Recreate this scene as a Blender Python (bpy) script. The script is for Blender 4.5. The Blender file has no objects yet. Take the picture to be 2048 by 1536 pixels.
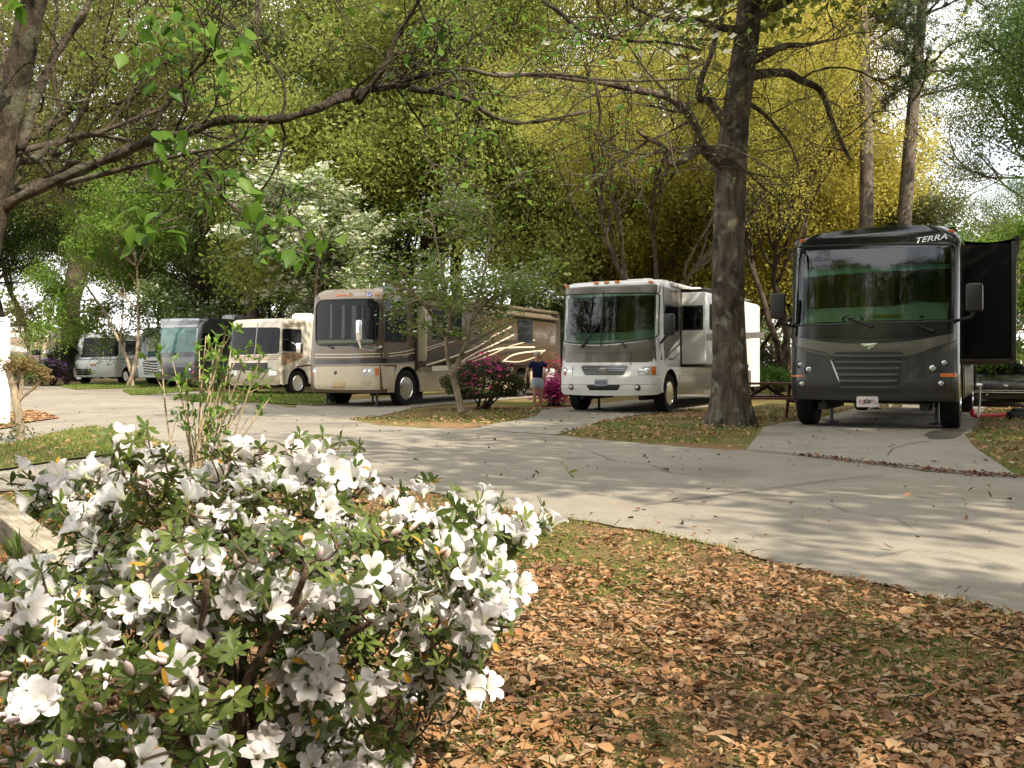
import bpy, bmesh, math, random
import numpy as np
from mathutils import Vector, Matrix
sc = bpy.context.scene
C = sc.collection
PI = math.pi
random.seed(5)
RNG = np.random.default_rng(11)
# ---- the camera's own numbers: focal length and horizon of a 2048 x 1536 picture, eye height
F = 1850.0; CX = 1024.0; HY = 742.0; EYE = 0.92
def gz(y): return float(np.interp(y, [16, 20, 25, 28, 56], [0, -.08, -.05, 0, .25]))
def gzv(y): return np.interp(y, [16, 20, 25, 28, 56], [0, -.08, -.05, 0, .25])
def at(px, py, D): return Vector(((px-CX)/F*D, D, EYE-(py-HY)/F*D))
def onground(px, py):
    D = F*EYE/max(py-HY, 1)
    for _ in range(30): D = .5*D+.5*F*(EYE-gz(D))/(py-HY)
    return ((px-CX)/F*D, D)
def gpt(px, D): return Vector(((px-CX)/F*D, D, gz(D)))

# ---------------------------------------------------------------- object helpers
def link(name, me, parent=None):
    o = bpy.data.objects.new(name, me); C.objects.link(o)
    if parent: o.parent = parent
    return o
def tag(o, label=None, cat=None, group=None, kind=None):
    if label: o['label'] = label
    if cat: o['category'] = cat
    if group: o['group'] = group
    if kind: o['kind'] = kind
    return o
def thing(name, label, cat, loc=(0,0,0), rz=0, group=None):
    o = link(name, None); o.location = loc; o.rotation_euler = (0,0,rz); o.empty_display_size = .2
    return tag(o, label, cat, group)
def dup_tree(root, loc=None, rz=None, scale=None):
    r = root.copy(); C.objects.link(r)
    if loc is not None: r.location = loc
    if rz is not None: r.rotation_euler = (0,0,rz)
    if scale is not None: r.scale = scale if hasattr(scale,'__len__') else (scale,)*3
    for ch in list(root.children):
        c = ch.copy(); C.objects.link(c); c.parent = r
        for g in ch.children:
            d = g.copy(); C.objects.link(d); d.parent = c
    return r
def np_mesh(name, V, Fq, mats, attrs=None, smooth=False, midx=None):
    """V (n,3), Fq (m,k) all faces with k corners"""
    V = np.ascontiguousarray(V, dtype=np.float32); Fq = np.ascontiguousarray(Fq, dtype=np.int32)
    me = bpy.data.meshes.new(name)
    m, k = Fq.shape
    me.vertices.add(len(V)); me.vertices.foreach_set('co', V.ravel())
    me.loops.add(m*k); me.loops.foreach_set('vertex_index', Fq.ravel())
    me.polygons.add(m); me.polygons.foreach_set('loop_start', np.arange(0, m*k, k, dtype=np.int32))
    if midx is not None: me.polygons.foreach_set('material_index', np.asarray(midx, dtype=np.int32))
    if smooth: me.polygons.foreach_set('use_smooth', np.ones(m, dtype=bool))
    for an, av in (attrs or {}).items():
        a = me.attributes.new(an, 'FLOAT', 'POINT'); a.data.foreach_set('value', np.ascontiguousarray(av, dtype=np.float32))
    me.update(calc_edges=True)
    for mt in mats: me.materials.append(mt)
    return me
class MB:
    """collects shapes into ONE mesh"""
    def __init__(s): s.v = []; s.f = []
    def add(s, vs, fs):
        b = len(s.v); s.v += [tuple(p) for p in vs]; s.f += [tuple(i+b for i in f) for f in fs]; return s
    def box(s, x0, x1, y0, y1, z0, z1, M=None, bev=0.0):
        bm = bmesh.new(); bmesh.ops.create_cube(bm, size=1)
        bmesh.ops.scale(bm, vec=(x1-x0, y1-y0, z1-z0), verts=bm.verts)
        bmesh.ops.translate(bm, vec=((x0+x1)/2, (y0+y1)/2, (z0+z1)/2), verts=bm.verts)
        if bev: bmesh.ops.bevel(bm, geom=list(bm.edges), offset=bev, segments=2, profile=.6, affect='EDGES', clamp_overlap=True)
        return s.frombm(bm, M)
    def frombm(s, bm, M=None):
        bm.verts.index_update()
        vs = [(M @ v.co) if M else v.co.copy() for v in bm.verts]
        s.add(vs, [[v.index for v in f.verts] for f in bm.faces]); bm.free(); return s
    def tube(s, pts, radii, k=8, cap=True, squash=None):
        pts = [Vector(p) for p in pts]
        if not hasattr(radii, '__len__'): radii = [radii]*len(pts)
        vs = []; fs = []; n = len(pts)
        t0 = (pts[1]-pts[0]).normalized()
        u = t0.orthogonal().normalized()
        for i, p in enumerate(pts):
            t = (pts[min(i+1,n-1)]-pts[max(i-1,0)])
            t = t.normalized() if t.length > 1e-9 else t0
            u = (u-t*u.dot(t)); u = u.normalized() if u.length > 1e-6 else t.orthogonal().normalized()
            w = t.cross(u)
            for j in range(k):
                a = 2*PI*j/k; vs.append(p+(u*math.cos(a)+w*math.sin(a))*radii[i])
        for i in range(n-1):
            for j in range(k):
                fs.append((i*k+j, i*k+(j+1)%k, (i+1)*k+(j+1)%k, (i+1)*k+j))
        if cap: fs.append(tuple(range(k-1,-1,-1))); fs.append(tuple((n-1)*k+j for j in range(k)))
        return s.add(vs, fs)
    def lathe(s, prof, M=None, k=24):
        """prof: (radius, height) about local z"""
        vs = []; fs = []; n = len(prof)
        for r, h in prof:
            for j in range(k):
                a = 2*PI*j/k; p = Vector((r*math.cos(a), r*math.sin(a), h)); vs.append(M @ p if M else p)
        for i in range(n-1):
            for j in range(k): fs.append((i*k+j, i*k+(j+1)%k, (i+1)*k+(j+1)%k, (i+1)*k+j))
        if prof[0][0] > 1e-6: fs.append(tuple(range(k-1,-1,-1)))
        if prof[-1][0] > 1e-6: fs.append(tuple((n-1)*k+j for j in range(k)))
        return s.add(vs, fs)
    def ellip(s, c, r, k=14, M=None):
        bm = bmesh.new(); bmesh.ops.create_uvsphere(bm, u_segments=k, v_segments=max(6,k//2+1), radius=1)
        bmesh.ops.scale(bm, vec=r, verts=bm.verts); bmesh.ops.translate(bm, vec=c, verts=bm.verts)
        return s.frombm(bm, M)
    def grid(s, rows):
        n = len(rows); m = len(rows[0])
        return s.add([p for r in rows for p in r], [(i*m+j, i*m+j+1, (i+1)*m+j+1, (i+1)*m+j) for i in range(n-1) for j in range(m-1)])
    def prism(s, poly, n, h):
        """planar polygon (3d points) thickened along n by h"""
        poly = [Vector(p) for p in poly]; n = Vector(n); k = len(poly)
        vs = poly+[p+n*h for p in poly]
        return s.add(vs, [tuple(range(k-1,-1,-1)), tuple(range(k,2*k))]+[(i,(i+1)%k,k+(i+1)%k,k+i) for i in range(k)])
    def build(s, name, mat, parent=None, smooth=None, fix=True):
        me = bpy.data.meshes.new(name); me.from_pydata(s.v, [], s.f)
        if fix:
            bm = bmesh.new(); bm.from_mesh(me); bmesh.ops.recalc_face_normals(bm, faces=bm.faces); bm.to_mesh(me); bm.free()
        if smooth is not None:
            me.polygons.foreach_set('use_smooth', [True]*len(me.polygons))
            me.set_sharp_from_angle(angle=math.radians(smooth))
        for m in (mat if isinstance(mat,(list,tuple)) else [mat]): me.materials.append(m)
        me.update()
        return link(name, me, parent)

# ---------------------------------------------------------------- materials
class NT:
    def __init__(s, name):
        s.m = bpy.data.materials.new(name); s.m.use_nodes = True; s.t = s.m.node_tree; s.t.nodes.clear()
        s.out = s.n('ShaderNodeOutputMaterial')
    def n(s, typ, **kw):
        nd = s.t.nodes.new(typ)
        for k, v in kw.items():
            if k.startswith('i_'):
                key = k[2:].replace('_', ' ')
                nd.inputs[int(key) if key.isdigit() else key].default_value = v
            else: setattr(nd, k, v)
        return nd
    def l(s, a, b): s.t.links.new(a, b)
    def surf(s, sh): s.l(sh, s.out.inputs['Surface']); return s.m
    def coords(s, kind='Object', scale=(1,1,1)):
        tc = s.n('ShaderNodeTexCoord'); mp = s.n('ShaderNodeMapping'); mp.inputs['Scale'].default_value = scale
        s.l(tc.outputs[kind], mp.inputs['Vector']); return mp.outputs['Vector']
    def noise(s, vec, scale, detail=4, rough=.55):
        nd = s.n('ShaderNodeTexNoise'); nd.inputs['Scale'].default_value = scale; nd.inputs['Detail'].default_value = detail; nd.inputs['Roughness'].default_value = rough
        s.l(vec, nd.inputs['Vector']); return nd.outputs['Fac']
    def ramp(s, fac, stops, interp='LINEAR'):
        r = s.n('ShaderNodeValToRGB'); e = r.color_ramp; e.interpolation = interp
        while len(e.elements) < len(stops): e.elements.new(.5)
        for el, (p, c) in zip(e.elements, stops): el.position = p; el.color = (*c, 1) if len(c) == 3 else c
        s.l(fac, r.inputs['Fac']); return r.outputs['Color']
    def mix(s, a, b, fac, mode='MIX'):
        m = s.n('ShaderNodeMix', data_type='RGBA', blend_type=mode)
        for sock, v in ((m.inputs[6], a), (m.inputs[7], b), (m.inputs[0], fac)):
            if hasattr(v, 'links') or hasattr(v, 'is_linked'): s.l(v, sock)
            elif isinstance(v, (int, float)): sock.default_value = v
            else: sock.default_value = (*v, 1)
        return m.outputs[2]
    def bump(s, h, strength=.3, dist=.02):
        b = s.n('ShaderNodeBump'); b.inputs['Strength'].default_value = strength; b.inputs['Distance'].default_value = dist
        s.l(h, b.inputs['Height']); return b.outputs['Normal']
    def bsdf(s, col, rough=.6, metal=0., spec=.5, coat=0., normal=None):
        b = s.n('ShaderNodeBsdfPrincipled')
        if isinstance(col, tuple): b.inputs['Base Color'].default_value = (*col, 1)
        else: s.l(col, b.inputs['Base Color'])
        b.inputs['Roughness'].default_value = rough; b.inputs['Metallic'].default_value = metal
        b.inputs['Specular IOR Level'].default_value = spec; b.inputs['Coat Weight'].default_value = coat; b.inputs['Coat Roughness'].default_value = .06
        if normal is not None: s.l(normal, b.inputs['Normal'])
        return b.outputs[0]
_mc = {}
def mat(name, col=None, rough=.5, metal=0., spec=.5, coat=0., var=0., vscale=6., bump=0., bscale=40.):
    if name in _mc: return _mc[name]
    t = NT(name); v = t.coords('Object')
    c = col
    if var:
        f = t.noise(v, vscale, 5)
        c = t.ramp(f, [(.25, tuple(x*(1-var) for x in col)), (.75, tuple(min(1,x*(1+var)) for x in col))])
    nm = t.bump(t.noise(v, bscale, 3), bump, .01) if bump else None
    _mc[name] = t.surf(t.bsdf(c, rough, metal, spec, coat, nm)); return _mc[name]
def leafmat(name, cols, trans=.4, rough=.55, spec=.25):
    if name in _mc: return _mc[name]
    t = NT(name); a = t.n('ShaderNodeAttribute', attribute_name='rnd')
    k = len(cols); col = t.ramp(a.outputs['Fac'], [(i/(k-1), c) for i, c in enumerate(cols)])
    tr = t.n('ShaderNodeBsdfTranslucent'); t.l(col, tr.inputs['Color'])
    mx = t.n('ShaderNodeMixShader', i_0=trans); t.l(t.bsdf(col, rough, 0, spec), mx.inputs[1]); t.l(tr.outputs[0], mx.inputs[2])
    _mc[name] = t.surf(mx.outputs[0]); return _mc[name]
def barkmat(name, c1, c2, sc_=(14,14,2.2), strength=.9, lichen=None):
    t = NT(name); v = t.coords('Object', sc_)
    n1 = t.noise(v, 1.6, 8, .65); v2 = t.coords('Object'); n2 = t.noise(v2, 2.5, 4)
    c = t.ramp(n1, [(.33, c1), (.62, c2)])
    c = t.mix(c, tuple(x*.55 for x in c1), t.ramp(n2, [(.45,(0,0,0)),(.7,(1,1,1))]))
    if lichen: c = t.mix(c, lichen, t.ramp(t.noise(v2, 5.5, 5), [(.56,(0,0,0)),(.66,(.75,.75,.75))]))
    _mc[name] = t.surf(t.bsdf(c, .92, 0, .15, 0, t.bump(n1, strength, .05))); return _mc[name]

GLASS = None
def windshield_mat():
    global GLASS
    if GLASS: return GLASS
    t = NT('tinted_glass')
    fr = t.n('ShaderNodeFresnel', i_IOR=1.62); g = t.n('ShaderNodeBsdfGlossy', i_Roughness=.015); g.inputs['Color'].default_value = (.95,.97,1,1)
    tr = t.n('ShaderNodeBsdfTransparent'); tr.inputs['Color'].default_value = (.52,.70,.60,1)
    mx = t.n('ShaderNodeMixShader'); t.l(fr.outputs[0], mx.inputs[0]); t.l(tr.outputs[0], mx.inputs[1]); t.l(g.outputs[0], mx.inputs[2])
    GLASS = t.surf(mx.outputs[0]); return GLASS
DARKGLASS = mat('dark_glass', (.005,.006,.007), .05, 0, .2)
CHROME = mat('chrome', (.75,.75,.76), .12, 1.)
RUBBER = mat('tyre_rubber', (.013,.013,.013), .85, 0, .2, 0, .3, 30)
BLACKTRIM = mat('black_trim', (.012,.012,.013), .45)
AMBER = mat('amber_lens', (.55,.14,.02), .2, 0, .5, .4)
LENS = mat('headlight_lens', (.55,.56,.56), .12, .55, .6, .6, .25, 40)
DARK = mat('underbody_black', (.014,.013,.012), .8)
INSIDE = mat('cab_interior', (.010,.010,.009), .9)
DASH = mat('dashboard_vinyl', (.62,.68,.46), .7, 0, .3, 0, .12, 5)
WHITEPAINT = mat('white_gelcoat', (.74,.74,.72), .28, 0, .5, .3, .04, 3)
# ================================================================ sky, sun, camera
SUN_AZ = Vector((.64, -.77)).normalized(); SUN_EL = math.radians(44)
def build_world():
    w = bpy.data.worlds.new('World'); sc.world = w; w.use_nodes = True; t = w.node_tree; t.nodes.clear()
    out = t.nodes.new('ShaderNodeOutputWorld'); bg = t.nodes.new('ShaderNodeBackground'); bg.inputs['Strength'].default_value = .15
    sky = t.nodes.new('ShaderNodeTexSky'); sky.sky_type = 'NISHITA'; sky.sun_disc = False
    sky.sun_elevation = SUN_EL; sky.sun_rotation = math.atan2(SUN_AZ.x, SUN_AZ.y); sky.air_density = 1.3; sky.dust_density = 1.5
    tc = t.nodes.new('ShaderNodeTexCoord'); mp = t.nodes.new('ShaderNodeMapping'); mp.inputs['Scale'].default_value = (1.6,1.6,3.2)
    nz = t.nodes.new('ShaderNodeTexNoise'); nz.inputs['Scale'].default_value = 1.7; nz.inputs['Detail'].default_value = 7; nz.inputs['Roughness'].default_value = .55
    rp = t.nodes.new('ShaderNodeValToRGB'); rp.color_ramp.elements[0].position = .27; rp.color_ramp.elements[1].position = .50
    mx = t.nodes.new('ShaderNodeMix'); mx.data_type = 'RGBA'; mx.inputs[7].default_value = (9.2,9.1,8.9,1)
    L = t.links.new
    L(tc.outputs['Generated'], mp.inputs['Vector']); L(mp.outputs[0], nz.inputs['Vector']); L(nz.outputs['Fac'], rp.inputs[0])
    L(rp.outputs[0], mx.inputs[0]); L(sky.outputs[0], mx.inputs[6]); L(mx.outputs[2], bg.inputs['Color']); L(bg.outputs[0], out.inputs[0])
    ld = bpy.data.lights.new('sun', 'SUN'); ld.energy = 5.0; ld.angle = math.radians(.5); ld.color = (1,.90,.73)
    lo = bpy.data.objects.new('sun', ld); C.objects.link(lo)
    d = Vector((SUN_AZ.x*math.cos(SUN_EL), SUN_AZ.y*math.cos(SUN_EL), math.sin(SUN_EL)))
    lo.rotation_euler = d.to_track_quat('Z','Y').to_euler(); lo.location = (20,-15,30)
    cd = bpy.data.cameras.new('camera'); cd.sensor_width = 36; cd.lens = 36*F/2048; cd.shift_y = -(768-HY)/2048; cd.clip_end = 3000; cd.clip_start = .05
    co = bpy.data.objects.new('camera', cd); C.objects.link(co); co.location = (0,0,EYE); co.rotation_euler = (PI/2,0,0); sc.camera = co
    vs = sc.view_settings; vs.view_transform = 'Standard'; vs.look = 'None'; vs.gamma = 1; vs.exposure = EXPOSURE
    cy = sc.cycles; cy.max_bounces = 7; cy.diffuse_bounces = 3; cy.glossy_bounces = 3; cy.transmission_bounces = 4; cy.transparent_max_bounces = 6
    cy.caustics_reflective = False; cy.caustics_refractive = False; cy.sample_clamp_indirect = 6
    cy.use_denoising = True
    try: cy.denoiser = 'OPENIMAGEDENOISE'; cy.denoising_prefilter = 'ACCURATE'
    except Exception: pass
EXPOSURE = .98
build_world()

# ================================================================ ground, road, pads
HEAD = math.radians(28); HX, HYd = math.sin(HEAD), math.cos(HEAD)
def sheet(name, poly, z, m, kind='structure', cuts=(16,20,25,28,56)):
    bm = bmesh.new(); vs = [bm.verts.new((x,y,0)) for x,y in poly]; bm.faces.new(vs)
    for c in cuts: bmesh.ops.bisect_plane(bm, geom=bm.verts[:]+bm.edges[:]+bm.faces[:], plane_co=(0,c,0), plane_no=(0,1,0))
    bmesh.ops.triangulate(bm, faces=bm.faces[:])
    bmesh.ops.recalc_face_normals(bm, faces=bm.faces[:])
    if sum(f.normal.z for f in bm.faces) < 0: bmesh.ops.reverse_faces(bm, faces=bm.faces[:])
    for v in bm.verts: v.co.z = gz(v.co.y)+z
    me = bpy.data.meshes.new(name); bm.to_mesh(me); bm.free(); me.materials.append(m)
    return tag(link(name, me), kind=kind)
def ground_mat():
    t = NT('leafy_soil'); v = t.coords('Object')
    big = t.noise(v, .35, 4); mid = t.noise(v, 3.0, 6, .7); fine = t.noise(v, 38., 6, .7)
    soil = t.ramp(fine, [(.3,(.085,.05,.028)),(.5,(.20,.12,.065)),(.72,(.36,.22,.11))])
    grass = t.ramp(fine, [(.3,(.045,.065,.014)),(.55,(.11,.14,.03)),(.75,(.21,.21,.065))])
    c = t.mix(soil, grass, t.ramp(t.mix(big, mid, .45), [(.44,(0,0,0)),(.58,(1,1,1))]))
    return t.surf(t.bsdf(c, .95, 0, .1, 0, t.bump(fine, .8, .03)))
def concrete_mat(name, base, warm):
    t = NT(name); v = t.coords('Object')
    big = t.noise(v, .28, 5, .6); mid = t.noise(v, 1.7, 6, .65); fine = t.noise(v, 60, 4, .7)
    c = t.ramp(t.mix(big, mid, .5), [(.32, tuple(x*.74 for x in base)), (.5, base), (.68, warm)])
    c = t.mix(c, t.ramp(fine, [(.25,(.55,.53,.5)),(.6,(1,1,1))]), .45, 'MULTIPLY')
    vn = t.coords('Object', (1,1,1)); st = t.noise(vn, 4.5, 8, .8)
    c = t.mix(c, (.11,.085,.06), t.ramp(st, [(.53,(0,0,0)),(.72,(.55,.55,.55))]))
    pt = t.noise(t.coords('Object', (.5,.5,1)), .9, 3, .5); c = t.mix(c, t.ramp(pt, [(.40,(.80,.79,.78)),(.43,(1,1,1)),(.60,(1,1,1)),(.63,(1.0,.96,.9))]), .8, 'MULTIPLY')
    gr = t.noise(v, 210, 2, .8); c = t.mix(c, t.ramp(gr, [(.34,(.45,.42,.38)),(.44,(1,1,1)),(.66,(1,1,1)),(.74,(1.25,1.22,1.16))]), .6, 'MULTIPLY')
    return t.surf(t.bsdf(c, .88, 0, .25, 0, t.bump(fine, .35, .01)))
CONC = concrete_mat('road_concrete', (.228,.203,.166), (.285,.256,.21)); PADC = concrete_mat('pad_concrete', (.25,.224,.184), (.305,.275,.226))
GROUND = ground_mat()
gp = [(-400,-60),(400,-60),(400,900),(-400,900)]
sheet('ground', gp, 0, GROUND)
NEAR = [(9,-6),(6,-2),(4,1),(2.9,2.3),(1.89,3.42),(1.49,4.07),(1.15,4.66),(.786,5.27),(.327,5.71),(-.08,6.12),(-.45,6.73),(-.85,7.2),(-1.25,7.63),(-1.9,7.9),(-2.7,7.7),(-3.87,7.0),(-6,5.6),(-10,2.6),(-20,-4)]
FAR = [(-40,-4),(-60,30),(-40,52),(-25,47),(-17,42.5),(-12.2,37.2),(-9.6,31.5),(-7.3,27),(-5.6,24),(-3.2,18.3),(-2.3,15.6),(-1.3,14.7),(-.63,14.6),(.61,13.1),(1.45,11.9),(2.2,10.95),(2.68,10.6),(4.37,8.0),(6.5,5.6),(9.2,2.4),(14,-6)]
ROADPOLY = NEAR+FAR
def rough(poly, amp=.035, step=.16):
    out = []
    for (x0, y0), (x1, y1) in zip(poly, poly[1:]+poly[:1]):
        L = math.hypot(x1-x0, y1-y0); n = max(1, min(40, int(L/step))) if min(y0, y1) < 26 and max(abs(x0), abs(x1)) < 13 else 1
        for i in range(n):
            u = i/n; j = amp*(random.random()-.5)*2 if i else 0; out.append((x0+(x1-x0)*u-(y1-y0)/L*j, y0+(y1-y0)*u+(x1-x0)/L*j))
    return out
ROADPOLY = rough(ROADPOLY)
sheet('road', ROADPOLY, .010, CONC)
def along(p, d): return (p[0]+HX*d, p[1]+HYd*d)
p1l, p1r = (4.05,14.9), (6.75,13.6)
PAD1 = [(2.68,10.6),(4.37,8.0),(5.5,11.0),(6.5,13.3),p1r,along(p1r,13),along(p1l,13),p1l]
PAD3 = [(-.63,14.6),(.61,13.1),(1.5,16.3),(2.67,20.5),(4.3,23.0),along((4.3,23.0),12),along((.75,23.2),12),(.75,23.2),(.55,20.5),(.1,17.6)]
PAD2 = [(-5.6,24),(-3.2,18.3),(-2.75,21.5),(-2.55,24.6),along((-2.55,24.6),13),along((-6.2,26.6),13),(-6.2,26.6)]
for nm, pl in (('driveway', PAD1), ('driveway', PAD3), ('driveway', PAD2)): sheet(nm, pl, .014, PADC)
TIP = [(-6.24,11.3),(-6.36,12.2),(-6.8,14.2),(-6.7,14.9),(-5.57,13.7),(-4.6,12.0),(-4.18,11.35),(-4.26,10.1),(-4.5,9.4),(-4.64,8.4),(-6.0,7.4),(-9.0,5.6),(-12,5),(-10,9)]
GRASSM = None
def lawn_mat():
    t = NT('short_lawn'); v = t.coords('Object'); fine = t.noise(v, 30., 6, .7); mid = t.noise(v, 1.6, 5, .7)
    c = t.ramp(fine, [(.3,(.05,.06,.014)),(.5,(.125,.13,.033)),(.75,(.24,.215,.07))])
    c = t.mix(c, t.ramp(fine, [(.3,(.13,.085,.04)),(.7,(.40,.24,.11))]), t.ramp(mid, [(.54,(0,0,0)),(.70,(.8,.8,.8))]))
    return t.surf(t.bsdf(c, .95, 0, .1, 0, t.bump(fine, .8, .03)))
LAWN = lawn_mat()
TIP = rough(TIP, .04)
sheet('lawn', TIP, .03, LAWN)
MULCH = [onground(*p) for p in ((-60,842),(0,832),(62,823),(92,829),(120,838),(60,846),(20,858),(-60,868))]
sheet('leaf_bed', MULCH, .03, mat('orange_mulch', (.21,.105,.05), .95, 0, .1, 0, .5, 25, .8, 40))
# grass verges in front of the far motorhomes, each a strip laid over the road
VERGES = []
def pxsheet(name, pts, z=.03, m=LAWN):
    VERGES.append([onground(*p) for p in pts]); return sheet(name, VERGES[-1], z, m)
pxsheet('verge', [(120,773),(180,769),(300,765),(330,767),(320,772),(240,778),(150,780)])
pxsheet('verge', [(245,783),(330,775),(420,772),(440,778),(380,784),(300,790),(262,791)])
pxsheet('verge', [(345,797),(430,788),(520,786),(650,793),(700,806),(640,813),(520,806),(400,806)])
# joints and cracks in the concrete: narrow dark gaps
def joint(name, pts, w=.018, z=.019):
    g = [onground(*p) for p in pts]; mb = MB(); rows = []
    for i, (x, y) in enumerate(g):
        a = g[max(i-1,0)]; b = g[min(i+1,len(g)-1)]; d = Vector((b[0]-a[0], b[1]-a[1])); d.normalize(); n = Vector((-d.y, d.x))
        ww = w*(.6+.8*random.random())
        rows.append([(x-n.x*ww/2, y-n.y*ww/2, gz(y)+z), (x+n.x*ww/2, y+n.y*ww/2, gz(y)+z)])
    mb.grid(rows); o = mb.build(name, mat('joint_dirt', (.05,.036,.025), .95), None, fix=False); return tag(o, kind='structure')
joint('road_joint', [(1290,1014),(1400,1000),(1448,994),(1560,978),(1660,964),(1770,953)])
joint('road_joint', [(1602,913),(1680,923),(1760,932),(1850,944),(1930,951),(2030,956)], .035)
joint('road_joint', [(1775,913),(1785,900),(1810,892),(1860,884)], .012)
joint('road_joint', [(940,862),(1020,866),(1112,871)], .02)
joint('road_crack', [(1180,905),(1230,925),(1300,932),(1345,950),(1420,955)], .008)
joint('road_crack', [(1650,1010),(1700,1030),(1790,1040),(1830,1066),(1920,1075),(2040,1100)], .007)
joint('road_crack', [(640,868),(720,884),(790,890),(850,912)], .012)
joint('road_crack', [(1750,1120),(1820,1106),(1900,1110),(1990,1132),(2046,1150)], .006)
joint('road_joint', [(620,905),(760,893),(900,884),(1020,874),(1110,871)], .016)
joint('road_joint', [(1500,902),(1560,907),(1610,914)], .02)
# oil-dark wet patch beside the black motorhome
pt = [onground(*p) for p in ((1846,872),(1870,862),(1915,858),(1935,862),(1924,872),(1905,880),(1862,881))]
sheet('road_stain', pt, .018, mat('wet_concrete', (.11,.095,.075), .35, 0, .4, 0, .2, 8))
# ================================================================ motorhomes
def rquad(tl, tr, br, bl, r=.06, n=26, sag=0., arch=0., r2=None):
    """top and bottom polylines (x,z) of a four-cornered outline with rounded corners"""
    r2 = r if r2 is None else r2
    top = []; bot = []
    W = tr[0]-tl[0]
    for i in range(n+1):
        s = .5-.5*math.cos(PI*i/n); d = min(s, 1-s)*W
        e = r*(1-math.sqrt(max(0, 1-((r-d)/r)**2))) if d < r else 0
        e2 = r2*(1-math.sqrt(max(0, 1-((r2-d)/r2)**2))) if d < r2 else 0
        q = 4*s*(1-s)
        top.append((tl[0]+(tr[0]-tl[0])*s, tl[1]+(tr[1]-tl[1])*s-e+arch*q))
        bot.append((bl[0]+(br[0]-bl[0])*s, bl[1]+(br[1]-bl[1])*s+e2-sag*q))
    return top, bot
def resample(pl, n):
    pl = [Vector(p) for p in pl]; d = [0]
    for a, b in zip(pl, pl[1:]): d.append(d[-1]+abs(b.x-a.x)+1e-6)
    out = []
    for i in range(n+1):
        s = d[-1]*i/n; j = max(k for k in range(len(d)) if d[k] <= s+1e-9); j = min(j, len(pl)-2)
        out.append(pl[j].lerp(pl[j+1], (s-d[j])/(d[j+1]-d[j])))
    return out
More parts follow.
